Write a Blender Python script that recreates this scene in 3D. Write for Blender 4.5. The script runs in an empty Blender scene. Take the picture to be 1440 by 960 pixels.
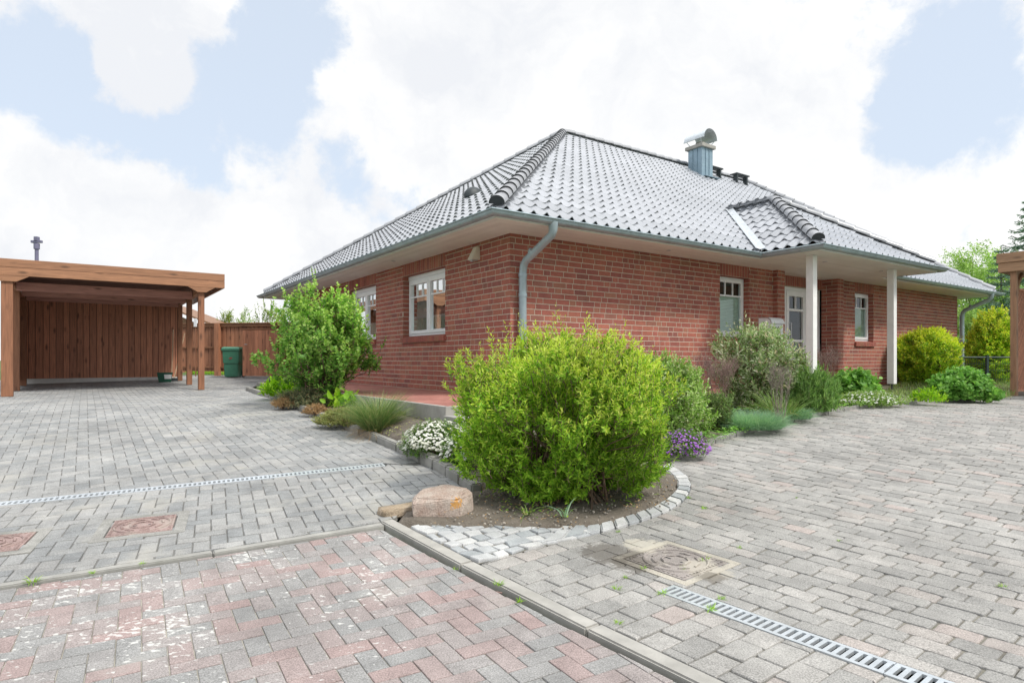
import bpy, bmesh, math, random
import numpy as np
from mathutils import Vector, Matrix
from mathutils.geometry import delaunay_2d_cdt

random.seed(7)
RNG = np.random.default_rng(7)
SC = bpy.context.scene
COL = SC.collection
R = math.radians

# ------------------------------------------------------------------ camera
F, HY, CAMZ = 868.0, 506.5, 0.70          # focal length and horizon of the photograph (1440 px wide)
cam_d = bpy.data.cameras.new('camera')
cam = bpy.data.objects.new('camera', cam_d)
COL.objects.link(cam)
cam.location = (0, 0, CAMZ)
cam.rotation_euler = (R(90), 0, 0)
cam_d.sensor_width = 36
cam_d.lens = F / 1440 * 36
cam_d.shift_y = (HY - 480) / 1440
cam_d.clip_start = 0.05
cam_d.clip_end = 2000
SC.camera = cam

# ------------------------------------------------------------------ light
SUN = Vector((0.80, -0.52, 1.15)).normalized()      # towards the sun: right, behind the viewer
sun_d = bpy.data.lights.new('sun', 'SUN')
sun_d.energy = 1.7
sun_d.angle = R(11)
sun_d.color = (1.0, 0.955, 0.88)
sun = bpy.data.objects.new('sun', sun_d)
COL.objects.link(sun)
sun.rotation_euler = (-SUN).to_track_quat('-Z', 'Y').to_euler()
sun.location = SUN * 60

SC.view_settings.view_transform = 'Standard'
SC.view_settings.look = 'None'
SC.view_settings.gamma = 1
SC.view_settings.use_curve_mapping = False
SC.view_settings.exposure = 0.93


class NT:
    """tiny helper for node trees"""
    def __init__(s, tree):
        s.t = tree
        s.n = tree.nodes
        s.l = tree.links

    def add(s, typ, **kw):
        nd = s.n.new(typ)
        for k, v in kw.items():
            setattr(nd, k, v)
        return nd

    def link(s, a, b):
        s.l.new(a, b)

    def put(s, sock, v):
        if isinstance(v, bpy.types.NodeSocket):
            s.l.new(v, sock)
        else:
            sock.default_value = v

    def math(s, op, a, b=0.0, c=None, clamp=False):
        nd = s.add('ShaderNodeMath', operation=op, use_clamp=clamp)
        s.put(nd.inputs[0], a)
        s.put(nd.inputs[1], b)
        if c is not None:
            s.put(nd.inputs[2], c)
        return nd.outputs[0]

    def mix(s, fac, a, b, blend='MIX'):
        nd = s.add('ShaderNodeMix', data_type='RGBA', blend_type=blend)
        s.put(nd.inputs[0], fac)
        for sock, v in ((nd.inputs[6], a), (nd.inputs[7], b)):
            if isinstance(v, (tuple, list)):
                v = (*v[:3], 1)
            s.put(sock, v)
        return nd.outputs[2]

    def noise(s, vec, scale, detail=4, rough=.55, dist=0.0):
        nd = s.add('ShaderNodeTexNoise')
        if vec is not None:
            s.put(nd.inputs['Vector'], vec)
        nd.inputs['Scale'].default_value = scale
        nd.inputs['Detail'].default_value = detail
        nd.inputs['Roughness'].default_value = rough
        nd.inputs['Distortion'].default_value = dist
        return nd.outputs[0]

    def ramp(s, fac, stops, interp='LINEAR'):
        nd = s.add('ShaderNodeValToRGB')
        cr = nd.color_ramp
        cr.interpolation = interp
        while len(cr.elements) < len(stops):
            cr.elements.new(.5)
        for e, (p, c) in zip(cr.elements, stops):
            e.position = p
            e.color = (*c[:3], 1) if isinstance(c, (tuple, list)) else (c, c, c, 1)
        s.put(nd.inputs[0], fac)
        return nd.outputs[0]

    def mapr(s, v, a, b, c=0.0, d=1.0, smooth=False):
        nd = s.add('ShaderNodeMapRange', interpolation_type='SMOOTHSTEP' if smooth else 'LINEAR')
        s.put(nd.inputs[0], v)
        for i, q in enumerate((a, b, c, d)):
            nd.inputs[i + 1].default_value = q
        return nd.outputs[0]

    def mapping(s, vec, scale=(1, 1, 1), rot=(0, 0, 0)):
        nd = s.add('ShaderNodeMapping')
        s.put(nd.inputs[0], vec)
        nd.inputs['Scale'].default_value = scale
        nd.inputs['Rotation'].default_value = rot
        return nd.outputs[0]


# ------------------------------------------------------------------ sky: Nishita behind broken bright cloud
W = bpy.data.worlds.new('World')
SC.world = W
W.use_nodes = True
nt = NT(W.node_tree)
nt.n.clear()
tc = nt.add('ShaderNodeTexCoord')
dirv = tc.outputs['Generated']
sky = nt.add('ShaderNodeTexSky', sky_type='NISHITA')
sky.sun_disc = False
sky.sun_elevation = math.asin(SUN.z)
sky.sun_rotation = math.atan2(SUN.x, SUN.y)
sky.air_density = 1.0
sky.dust_density = 1.5
hz = nt.mix(0.80, sky.outputs[0], (4.35, 4.85, 5.5))           # thin veil over the blue
warp = nt.noise(dirv, 2.2, 3, .5)
wv = nt.add('ShaderNodeVectorMath', operation='MULTIPLY_ADD')
nt.link(nt.n.new('ShaderNodeTexNoise').outputs['Color'], wv.inputs[0])
wn = wv.inputs[0].links[0].from_node
wn.inputs['Scale'].default_value = 5.0
wn.inputs['Detail'].default_value = 8
wn.inputs['Roughness'].default_value = .62
nt.link(dirv, wn.inputs['Vector'])
wv.inputs[1].default_value = (.16, .16, .16)
nt.link(dirv, wv.inputs[2])
off = nt.add('ShaderNodeVectorMath', operation='ADD')
nt.link(wv.outputs[0], off.inputs[0])
off.inputs[1].default_value = (-.08, -.08, -.08)
nrm = nt.add('ShaderNodeVectorMath', operation='NORMALIZE')
nt.link(off.outputs[0], nrm.inputs[0])
wdir = nrm.outputs[0]                                           # billowed direction, so that no edge runs smooth
n1 = nt.noise(dirv, 3.4, 10, .62, .2)
n2 = nt.noise(dirv, 11.0, 8, .65, .3)
dens = nt.math('ADD', nt.math('MULTIPLY', n1, 1.25), nt.math('MULTIPLY', n2, .66))


def sky_dir(px, py):
    return Vector(((px - 720) / F, 1, (HY - py) / F)).normalized()


# openings (negative) and banks (positive) in the cloud cover, each a patch of sky round a direction
PATCH = [((70, 130), 7.5, -.42), ((300, 190), 7.5, -.42), ((160, 215), 6, -.32), ((410, 30), 5, -.34), ((245, 150), 5, -.10),
         ((360, 120), 5, -.26), ((255, 262), 4, -.18), ((490, 245), 3.5, -.18), ((30, 90), 4, -.12), ((10, 260), 3.2, .1),
         ((1300, 95), 7, -.40), ((1400, 130), 5.5, -.3), ((1250, 185), 5, -.26), ((1120, 235), 4.5, -.2), ((1235, 30), 3, .05),
         ((1340, 330), 3, -.10), ((190, 118), 4.2, .52), ((250, 30), 8, .30), ((70, 270), 7, .35), ((640, 90), 14, .35),
         ((900, 60), 13, .35), ((1130, 150), 9, .30), ((300, 370), 15, .32), ((1330, 250), 8, .16), ((420, 240), 4, -.10),
         ((1050, 330), 10, .2), ((560, 200), 5, .1), ((1435, 60), 3.5, .1)]
for (p, rad, w) in PATCH:
    d = sky_dir(*p)
    vm = nt.add('ShaderNodeVectorMath', operation='DOT_PRODUCT')
    nt.link(wdir, vm.inputs[0])
    vm.inputs[1].default_value = d
    m = nt.mapr(vm.outputs['Value'], math.cos(R(rad)), math.cos(R(rad * .12)), 0, w * (.74 if w < 0 else .85), True)
    dens = nt.math('ADD', dens, m)
mask = nt.mapr(dens, .77, .99, 0, 1, True)
shade = nt.noise(wdir, 4.2, 9, .62, .3)
cloud = nt.mix(nt.mapr(shade, .38, .60), (4.85, 4.97, 5.2), (5.8, 5.8, 5.77))
# clouds above the view brightened like an overcast zenith, to lift the ambient light
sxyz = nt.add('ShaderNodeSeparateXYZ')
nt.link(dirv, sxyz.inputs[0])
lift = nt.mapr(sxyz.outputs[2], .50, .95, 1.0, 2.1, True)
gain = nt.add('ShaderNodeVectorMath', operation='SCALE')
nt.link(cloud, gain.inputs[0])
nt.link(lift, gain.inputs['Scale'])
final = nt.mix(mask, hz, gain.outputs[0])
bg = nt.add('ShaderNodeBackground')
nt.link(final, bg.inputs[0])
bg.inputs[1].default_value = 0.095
out = nt.add('ShaderNodeOutputWorld')
nt.link(bg.outputs[0], out.inputs[0])


# ------------------------------------------------------------------ terrain height and pixel -> ground helper
def zg(y):
    t = min(1, max(0, (y - 2.5) / 8))
    s = t * t * (3 - 2 * t)
    far = .033 * (math.log1p(math.exp(min(60, (y - 12.4) * 1.6))) / 1.6)
    return -.42 * (1 - s) + min(far, .32)


def G(px, py, dz=0.0):
    """the point of the ground (raised by dz) seen at a pixel of the photograph"""
    k = (py - HY) / F
    lo, hi = .3, 80
    for _ in range(60):
        m = (lo + hi) / 2
        if CAMZ - k * m > zg(m) + dz:
            lo = m
        else:
            hi = m
    y = (lo + hi) / 2
    return Vector(((px - 720) / F * y, y, zg(y) + dz))


TH = R(34.67)
BX = Vector((math.cos(TH), math.sin(TH), 0))       # along the long front wall
AY = Vector((-math.sin(TH), math.cos(TH), 0))      # along the short wall
HC = Vector((-.029, 8.7, 0))                       # the near house corner


def HW(x, y, z=0.0):
    v = HC + BX * x + AY * y
    v.z = z
    return v


# ------------------------------------------------------------------ mesh helpers
class MB:
    def __init__(s):
        s.v, s.f, s.m = [], [], []

    def face(s, pts, mi=0):
        b = len(s.v)
        s.v.extend([tuple(p) for p in pts])
        s.f.append(tuple(range(b, b + len(pts))))
        s.m.append(mi)

    def box(s, x0, x1, y0, y1, z0, z1, mi=0, bev=0.0):
        if bev:
            return s.bbox(x0, x1, y0, y1, z0, z1, bev, mi)
        b = len(s.v)
        s.v += [(x0, y0, z0), (x1, y0, z0), (x1, y1, z0), (x0, y1, z0), (x0, y0, z1), (x1, y0, z1), (x1, y1, z1), (x0, y1, z1)]
        for q in ((0, 3, 2, 1), (4, 5, 6, 7), (0, 1, 5, 4), (1, 2, 6, 5), (2, 3, 7, 6), (3, 0, 4, 7)):
            s.f.append(tuple(b + i for i in q))
            s.m.append(mi)

    def bbox(s, x0, x1, y0, y1, z0, z1, bev, mi=0):
        bm = bmesh.new()
        bmesh.ops.create_cube(bm, size=1, matrix=Matrix.Translation(((x0 + x1) / 2, (y0 + y1) / 2, (z0 + z1) / 2)) @ Matrix.Diagonal((x1 - x0, y1 - y0, z1 - z0, 1)))
        bmesh.ops.bevel(bm, geom=bm.edges[:], offset=bev, segments=2, affect='EDGES', profile=.6)
        s.add_bm(bm, mi)

    def add_bm(s, bm, mi=0, mat=None):
        if mat is not None:
            bm.transform(mat)
        b = len(s.v)
        bm.verts.index_update()
        s.v += [tuple(v.co) for v in bm.verts]
        for f in bm.faces:
            s.f.append(tuple(b + v.index for v in f.verts))
            s.m.append(mi)
        bm.free()

    def prism(s, pts, z0, z1, mi=0):
        """vertical extrusion of a 2-D outline (x, y)"""
        n = len(pts)
        ar = sum(pts[i][0] * pts[(i + 1) % n][1] - pts[(i + 1) % n][0] * pts[i][1] for i in range(n))
        if ar < 0:
            pts = pts[::-1]
        b = len(s.v)
        s.v += [(p[0], p[1], z0) for p in pts] + [(p[0], p[1], z1) for p in pts]
        s.f.append(tuple(b + n + i for i in range(n)))
        s.f.append(tuple(b + n - 1 - i for i in range(n)))
        s.m += [mi, mi]
        for i in range(n):
            j = (i + 1) % n
            s.f.append((b + i, b + j, b + n + j, b + n + i))
            s.m.append(mi)

    def tube(s, pts, rads, sides=8, mi=0, cap=True):
        pts = [Vector(p) for p in pts]
        if not isinstance(rads, (list, tuple)):
            rads = [rads] * len(pts)
        b = len(s.v)
        up = None
        for i, p in enumerate(pts):
            t = (pts[min(i + 1, len(pts) - 1)] - pts[max(i - 1, 0)]).normalized()
            if up is None:
                up = t.orthogonal().normalized()
            up = (up - t * up.dot(t))
            up = up.normalized() if up.length > 1e-6 else t.orthogonal().normalized()
            w = t.cross(up)
            for k in range(sides):
                a = 2 * math.pi * k / sides
                s.v.append(tuple(p + (up * math.cos(a) + w * math.sin(a)) * rads[i]))
        for i in range(len(pts) - 1):
            for k in range(sides):
                k2 = (k + 1) % sides
                s.f.append((b + i * sides + k, b + i * sides + k2, b + (i + 1) * sides + k2, b + (i + 1) * sides + k))
                s.m.append(mi)
        if cap:
            s.f.append(tuple(b + k for k in range(sides))[::-1])
            e = b + (len(pts) - 1) * sides
            s.f.append(tuple(e + k for k in range(sides)))
            s.m += [mi, mi]

    def build(s, name, mats, parent=None, smooth=False, loc=None):
        me = bpy.data.meshes.new(name)
        me.from_pydata(s.v, [], s.f)
        if not isinstance(mats, (list, tuple)):
            mats = [mats]
        for m in mats:
            me.materials.append(m)
        me.polygons.foreach_set('material_index', s.m)
        if smooth:
            me.polygons.foreach_set('use_smooth', [True] * len(s.f))
            if smooth != 'all':
                me.set_sharp_from_angle(angle=R(40))
        me.update()
        o = bpy.data.objects.new(name, me)
        COL.objects.link(o)
        if parent is not None:
            o.parent = parent
        if loc is not None:
            o.location = loc
        return o


def np_mesh(name, V, Q, mat, parent=None, smooth=False, loc=None):
    """fast mesh from numpy arrays: V (n,3), Q (m,4) or (m,3)"""
    me = bpy.data.meshes.new(name)
    V = np.asarray(V, dtype=np.float32)
    Q = np.asarray(Q, dtype=np.int32)
    k = Q.shape[1]
    me.vertices.add(len(V))
    me.vertices.foreach_set('co', V.ravel())
    me.loops.add(Q.size)
    me.loops.foreach_set('vertex_index', Q.ravel())
    me.polygons.add(len(Q))
    me.polygons.foreach_set('loop_start', np.arange(0, Q.size, k, dtype=np.int32))
    me.polygons.foreach_set('loop_total', np.full(len(Q), k, dtype=np.int32))
    if smooth:
        me.polygons.foreach_set('use_smooth', np.ones(len(Q), dtype=bool))
    me.materials.append(mat)
    me.update(calc_edges=True)
    o = bpy.data.objects.new(name, me)
    COL.objects.link(o)
    if parent is not None:
        o.parent = parent
    if loc is not None:
        o.location = loc
    return o


def tag(o, label=None, cat=None, group=None, kind=None):
    if label:
        o['label'] = label
    if cat:
        o['category'] = cat
    if group:
        o['group'] = group
    if kind:
        o['kind'] = kind
    return o


def thing(name, label, cat, loc=(0, 0, 0), rz=0.0, group=None):
    o = bpy.data.objects.new(name, None)
    o.empty_display_size = .2
    COL.objects.link(o)
    o.location = loc
    o.rotation_euler = (0, 0, rz)
    return tag(o, label, cat, group)


# ------------------------------------------------------------------ materials
def newmat(name):
    m = bpy.data.materials.new(name)
    m.use_nodes = True
    t = NT(m.node_tree)
    t.n.clear()
    o = t.add('ShaderNodeOutputMaterial')
    p = t.add('ShaderNodeBsdfPrincipled')
    t.link(p.outputs[0], o.inputs[0])
    return m, t, p, o


def island(t):
    return t.add('ShaderNodeNewGeometry').outputs['Random Per Island']


def objco(t):
    return t.add('ShaderNodeTexCoord').outputs['Object']


def pos(t):
    return t.add('ShaderNodeNewGeometry').outputs['Position']


def bump(t, p, h, strength=.3, dist=.01):
    b = t.add('ShaderNodeBump')
    b.inputs['Strength'].default_value = strength
    b.inputs['Distance'].default_value = dist
    t.put(b.inputs['Height'], h)
    t.link(b.outputs[0], p.inputs['Normal'])


def simple(name, col, rough=.6, var=.12, scale=9, isl=0.0, bmp=.15, bscale=90, metal=0.0, spec=.5, dirt=None):
    m, t, p, o = newmat(name)
    c0 = objco(t)
    n = t.noise(c0, scale, 6, .6)
    a = tuple(max(0, x * (1 - var)) for x in col)
    b = tuple(min(1, x * (1 + var)) for x in col)
    c = t.mix(t.mapr(n, .3, .7), a, b)
    if isl:
        c = t.mix(1.0, c, t.ramp(island(t), [(0, 1 - isl), (1, 1 + isl * .6)]), 'MULTIPLY')
    if dirt:
        n2 = t.noise(c0, dirt[1], 7, .65, .3)
        c = t.mix(t.mapr(n2, dirt[2], dirt[2] + .2), c, dirt[0])
    t.link(c, p.inputs['Base Color'])
    p.inputs['Roughness'].default_value = rough
    p.inputs['Metallic'].default_value = metal
    p.inputs['Specular IOR Level'].default_value = spec
    if bmp:
        bump(t, p, t.noise(c0, bscale, 4, .6), bmp, .004)
    return m


def stone_mat(name, stops, rough=.85, speck=.25, stain=None, lichen=None, scale=240, amp=1.0, spots=()):
    """paving stones: a colour per stone, fine speckle, blotchy wear"""
    m, t, p, o = newmat(name)
    P = pos(t)
    c = t.ramp(island(t), stops, 'LINEAR')
    sp = t.noise(P, scale, 3, .7)
    c = t.mix(1.0, c, t.ramp(sp, [(.28, 1 - speck), (.5, 1.0), (.72, 1 + speck * 1.1)]), 'MULTIPLY')
    mid = t.noise(P, 9, 6, .65)
    c = t.mix(1.0, c, t.ramp(mid, [(.3, 1 - .16 * amp), (.7, 1 + .14 * amp)]), 'MULTIPLY')
    big = t.noise(P, 1.1, 5, .6)
    c = t.mix(1.0, c, t.ramp(big, [(.32, 1 - .18 * amp), (.68, 1 + .12 * amp)]), 'MULTIPLY')
    if stain:
        s = t.noise(P, stain[1], 7, .62, .4)
        c = t.mix(t.math('MULTIPLY', t.mapr(s, stain[2], stain[2] + .16, 0, 1, True), stain[3]), c, stain[0])
    if lichen:
        l1 = t.noise(t.mapping(P, (1, 1.5, 1)), 30, 2.5, .5, .3)
        l2 = t.noise(P, 2.2, 3, .5)
        k = t.math('ADD', l1, t.math('MULTIPLY', l2, .55))
        sx = t.add('ShaderNodeSeparateXYZ')
        t.link(P, sx.inputs[0])
        k = t.math('ADD', k, t.mapr(sx.outputs[0], -1.2, .5, .06, -.13))
        c = t.mix(t.mapr(k, lichen[1], lichen[1] + .07, 0, .75, True), c, lichen[0])
    for (ctr, rad, colr, thr) in spots:
        vd = t.add('ShaderNodeVectorMath', operation='DISTANCE')
        t.link(P, vd.inputs[0])
        vd.inputs[1].default_value = ctr
        k = t.math('SUBTRACT', t.noise(P, 14, 7, .7, .4), t.math('MULTIPLY', vd.outputs['Value'], 1.0 / rad))
        c = t.mix(t.mapr(k, thr, thr + .16, 0, .68, True), c, colr)
    t.link(c, p.inputs['Base Color'])
    p.inputs['Roughness'].default_value = rough
    p.inputs['Specular IOR Level'].default_value = .35
    bump(t, p, t.math('ADD', sp, t.math('MULTIPLY', mid, .8)), .35, .004)
    return m


def wood_mat(name, col, axis, rough=.62, var=.35, knots=True):
    m, t, p, o = newmat(name)
    c0 = objco(t)
    sc = [16, 16, 16]
    sc[axis] = .9
    isl = island(t)
    off = t.add('ShaderNodeVectorMath', operation='ADD')
    t.link(c0, off.inputs[0])
    cm = t.add('ShaderNodeCombineXYZ')
    for i in range(3):
        t.link(t.math('MULTIPLY', isl, 9.0 + i), cm.inputs[i])
    t.link(cm.outputs[0], off.inputs[1])
    v = t.mapping(off.outputs[0], tuple(sc))
    g = t.noise(v, 2.6, 6, .62, .6)
    a = tuple(x * (1 - var) for x in col)
    b = tuple(min(1, x * (1 + var * .8)) for x in col)
    c = t.mix(t.mapr(g, .3, .72), a, b)
    c = t.mix(1.0, c, t.ramp(isl, [(0, .76), (1, 1.18)]), 'MULTIPLY')
    if knots:
        sk = [7, 7, 7]
        sk[axis] = 2.4
        vo = t.add('ShaderNodeTexVoronoi')
        t.link(t.mapping(off.outputs[0], tuple(sk)), vo.inputs['Vector'])
        vo.inputs['Scale'].default_value = 1.0
        c = t.mix(t.mapr(vo.outputs['Distance'], .07, .25, .85, 0), c, tuple(x * .30 for x in col))
    t.link(c, p.inputs['Base Color'])
    p.inputs['Roughness'].default_value = rough
    bump(t, p, g, .25, .004)
    return m


def leaf_mat(name, stops, trans=.45, rough=.5, big=1.5):
    """leaves: a colour per leaf, lighter and darker drifts, light shining through"""
    m, t, p, o = newmat(name)
    c = t.ramp(island(t), stops)
    n = t.noise(pos(t), big, 3, .5)
    c = t.mix(1.0, c, t.ramp(n, [(.3, .80), (.7, 1.18)]), 'MULTIPLY')
    t.link(c, p.inputs['Base Color'])
    p.inputs['Roughness'].default_value = rough
    p.inputs['Specular IOR Level'].default_value = .35
    tr = t.add('ShaderNodeBsdfTranslucent')
    t.link(t.mix(1.0, c, (1.15, 1.2, .75), 'MULTIPLY'), tr.inputs[0])
    mx = t.add('ShaderNodeMixShader')
    mx.inputs[0].default_value = trans
    t.link(p.outputs[0], mx.inputs[1])
    t.link(tr.outputs[0], mx.inputs[2])
    t.link(mx.outputs[0], o.inputs[0])
    return m


def glass_mat():
    m, t, p, o = newmat('window_glass')
    gl = t.add('ShaderNodeBsdfGlossy')
    gl.inputs['Roughness'].default_value = .015
    gl.inputs['Color'].default_value = (.95, .98, 1, 1)
    tr = t.add('ShaderNodeBsdfTransparent')
    tr.inputs['Color'].default_value = (.82, .90, .87, 1)
    fr = t.add('ShaderNodeFresnel')
    fr.inputs['IOR'].default_value = 1.6
    mx = t.add('ShaderNodeMixShader')
    t.link(t.math('ADD', t.math('MULTIPLY', fr.outputs[0], .72), .03, clamp=True), mx.inputs[0])
    t.link(tr.outputs[0], mx.inputs[1])
    t.link(gl.outputs[0], mx.inputs[2])
    t.link(mx.outputs[0], o.inputs[0])
    return m


GLASS = glass_mat()
BRICK = stone_mat('red_brick', [(0, (.265, .100, .083)), (.15, (.315, .107, .086)), (.5, (.37, .125, .093)), (.8, (.39, .142, .10)), (.93, (.35, .155, .105)), (1, (.285, .118, .094))], .8, .28, ((.34, .20, .15), 1.1, .58, .30), None, 110, .9)
MORTAR = simple('mortar', (.52, .45, .365), .95, .15, 14)
ROOM_DARK = simple('dark_room_backing', (.10, .105, .10), .9)  # dark tone stands in for the unlit rooms behind the glass
WHITE = simple('white_window_plastic', (.86, .89, .92), .28, .03, 5, bmp=0)
WHITEP = simple('white_column_paint', (.80, .80, .79), .45, .06, 6, bmp=.05, dirt=((.62, .60, .56), 5, .62))
SOFFIT = simple('soffit_boards', (.88, .89, .84), .5, .05, 3, isl=.07, bmp=.05)
ZINC = simple('zinc_gutter', (.34, .42, .46), .42, .14, 7, metal=.30, bmp=.05, dirt=((.42, .46, .48), 3, .56))
ZINCB = simple('zinc_chimney_cladding', (.25, .35, .42), .4, .12, 5, metal=.35, bmp=.04)
STEEL = simple('galvanised_steel', (.60, .64, .67), .38, .12, 14, metal=.55, bmp=.05)
BLIND = simple('pale_blind', (.60, .70, .64), .8, .04, 4, bmp=0)
CONC = simple('concrete', (.29, .285, .265), .9, .22, 7, isl=.10, bmp=.5, bscale=120, dirt=((.20, .20, .17), 2.6, .56))
CONC_L = simple('pale_concrete', (.335, .325, .30), .9, .16, 8, isl=.08, bmp=.5, bscale=150, dirt=((.30, .29, .25), 3.2, .58))
DARKIRON = simple('dark_iron', (.03, .04, .045), .55, .2, 9)
PIT = simple('drain_dark', (.02, .022, .024), .8)
BARK = simple('twig_bark', (.16, .105, .07), .9, .35, 30, isl=.3)
DRYTWIG = simple('dry_reddish_twig', (.26, .17, .15), .9, .3, 30, isl=.35)
TRUNK = simple('tree_bark', (.13, .10, .075), .95, .3, 8, bmp=.6, bscale=25)

# ================================================================== ground and paving
def inside(poly, P):
    """points P (n,2) inside polygon"""
    P = np.asarray(P, float)
    c = np.zeros(len(P), bool)
    n = len(poly)
    for i in range(n):
        x0, y0 = poly[i]
        x1, y1 = poly[(i + 1) % n]
        if y0 == y1:
            continue
        t = ((y0 > P[:, 1]) != (y1 > P[:, 1])) & (P[:, 0] < (x1 - x0) * (P[:, 1] - y0) / (y1 - y0) + x0)
        c ^= t
    return c


def clip_poly(sub, conv):
    out_ = [tuple(p) for p in sub]
    n = len(conv)
    for i in range(n):
        ax, ay = conv[i]
        bx, by = conv[(i + 1) % n]
        inp, out_ = out_, []
        if not inp:
            break
        sd = lambda p: (bx - ax) * (p[1] - ay) - (by - ay) * (p[0] - ax)
        for k in range(len(inp)):
            p, q = inp[k - 1], inp[k]
            sp, sq = sd(p), sd(q)
            if (sp >= 0) != (sq >= 0):
                f = sp / (sp - sq)
                out_.append((p[0] + f * (q[0] - p[0]), p[1] + f * (q[1] - p[1])))
            if sq >= 0:
                out_.append(q)
    return out_


def xy(p):
    return (p[0], p[1])


def paving(name, region, rects, mat, gap=.003, ch=.006, thick=.035, dz=0.0, jit=.0, rc=0.0, zj=.0015, drop=(), tilt=.0):
    """every stone of a surface as its own bevelled block, cut at the edge of the region"""
    rect = np.array([(r[0], r[1]) for r in rects])
    cor = []
    for cx, cy, hx, hy, an in rects:
        c, s = math.cos(an), math.sin(an)
        cor.append([(cx + c * a * hx - s * b * hy, cy + s * a * hx + c * b * hy) for a, b in ((-1, -1), (1, -1), (1, 1), (-1, 1))])
    cor = np.array(cor)
    ins = inside(region, cor.reshape(-1, 2)).reshape(-1, 4)
    dead = np.zeros(len(rects), bool)
    for d in drop:
        dead |= inside(d, cor.reshape(-1, 2)).reshape(-1, 4).all(1)
    mb = MB()
    for i in range(len(rects)):
        if dead[i] or not ins[i].any():
            continue
        pts = [tuple(p) for p in cor[i]]
        if not ins[i].all():
            pts = clip_poly(region, pts)
            q = []
            for p in pts:
                if not q or (abs(p[0] - q[-1][0]) + abs(p[1] - q[-1][1])) > .004:
                    q.append(p)
            pts = q
            if len(pts) < 3:
                continue
            ar = .5 * abs(sum(pts[k - 1][0] * pts[k][1] - pts[k][0] * pts[k - 1][1] for k in range(len(pts))))
            if ar < .0006:
                continue
        elif rc:
            n = []
            for k in range(4):
                p, a, b = Vector(pts[k]), Vector(pts[k - 1]), Vector(pts[(k + 1) % 4])
                r1 = rc * random.uniform(.5, 1.4)
                n += [tuple(p + (a - p).normalized() * r1), tuple(p + (b - p).normalized() * r1)]
            pts = n
        if jit:
            pts = [(p[0] + random.uniform(-jit, jit), p[1] + random.uniform(-jit, jit)) for p in pts]
        cx = sum(p[0] for p in pts) / len(pts)
        cy = sum(p[1] for p in pts) / len(pts)
        z = dz + random.uniform(-zj, zj)
        tx, ty = random.uniform(-tilt, tilt), random.uniform(-tilt, tilt)
        n = len(pts)
        b = len(mb.v)
        for lev, (ins_, zz) in enumerate(((gap + ch, 0), (gap + ch * .25, -ch * .3), (gap, -ch), (gap, -thick))):
            for p in pts:
                dx, dy = p[0] - cx, p[1] - cy
                L = math.hypot(dx, dy) or 1
                k = max(.2, 1 - ins_ * 1.35 / L)
                X, Y = cx + dx * k, cy + dy * k
                mb.v.append((X, Y, zg(Y) + z + zz + dx * tx + dy * ty))
        mb.f.append(tuple(range(b, b + n)))
        mb.m.append(0)
        for lev in range(3):
            o0, o1 = b + lev * n, b + (lev + 1) * n
            for k in range(n):
                j = (k + 1) % n
                mb.f.append((o0 + k, o1 + k, o1 + j, o0 + j))
                mb.m.append(0)
    o = mb.build(name, mat)
    return tag(o, kind='structure')


def local_bounds(region, ang):
    c, s = math.cos(ang), math.sin(ang)
    u = [p[0] * c + p[1] * s for p in region]
    v = [-p[0] * s + p[1] * c for p in region]
    return min(u), max(u), min(v), max(v)


def herringbone(region, ang, w=.1, off=(0, 0)):
    u0, u1, v0, v1 = local_bounds(region, ang)
    c, s = math.cos(ang), math.sin(ang)
    res = []
    for n in range(int(v0 / w) - 2, int(v1 / w) + 3):
        for k in range(int((u0 / w - n) / 4) - 2, int((u1 / w - n) / 4) + 3):
            for (cu, cv, hu, hv) in ((n + 4 * k + 1, n + .5, 1, .5), (n + 4 * k + 2.5, n, .5, 1)):
                U, V = cu * w + off[0], cv * w + off[1]
                if u0 - .2 < U < u1 + .2:
                    res.append((U * c - V * s, U * s + V * c, hu * w, hv * w, ang))
    return res


def running(region, ang, lu, lv, jitter=.0, varlen=0.0):
    u0, u1, v0, v1 = local_bounds(region, ang)
    c, s = math.cos(ang), math.sin(ang)
    res = []
    r = 0
    v = v0 - lv
    while v < v1 + lv:
        u = u0 - lu * (1 + .5 * (r % 2)) + random.uniform(-jitter, jitter)
        while u < u1 + lu:
            L = lu * random.choice((1, 1, 1, 1 - varlen, 1 + varlen)) if varlen else lu
            res.append(((u + L / 2) * c - (v + lv / 2) * s, (u + L / 2) * s + (v + lv / 2) * c, L / 2, lv / 2, ang))
            u += L
        v += lv
        r += 1
    return res


# --- the long lines of the site, all read off the ground
K0 = G(541, 737)
KL = G(0, 824)
KR = G(960, 952)
dL = (KL - K0).normalized(); dL.z = 0
dR = (KR - K0).normalized(); dR.z = 0
D0, D1 = G(0, 708), G(540, 652.5)
dD = (D0 - D1); dD.z = 0; dD.normalize()
DRN = Vector((-dD.y, dD.x, 0))
if DRN.y < 0:
    DRN = -DRN                                     # across the left drain, away from the viewer
bedL = [G(*p) for p in ((345, 548.5), (380, 560), (420, 577), (460, 593), (500, 609), (530, 622), (557, 634), (600, 655), (640, 676), (662, 692))]
arc_out = [G(*p) for p in ((690, 788), (760, 767), (830, 752), (870, 743), (905, 732), (935, 721), (955, 709), (968, 696), (972, 684), (968, 672), (955, 662), (938, 653))]
bedR = [G(*p) for p in ((946, 647), (1000, 625), (1045, 611), (1100, 597), (1150, 585), (1200, 575.5), (1250, 569.5), (1330, 566), (1410, 562), (1450, 561))]

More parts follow.
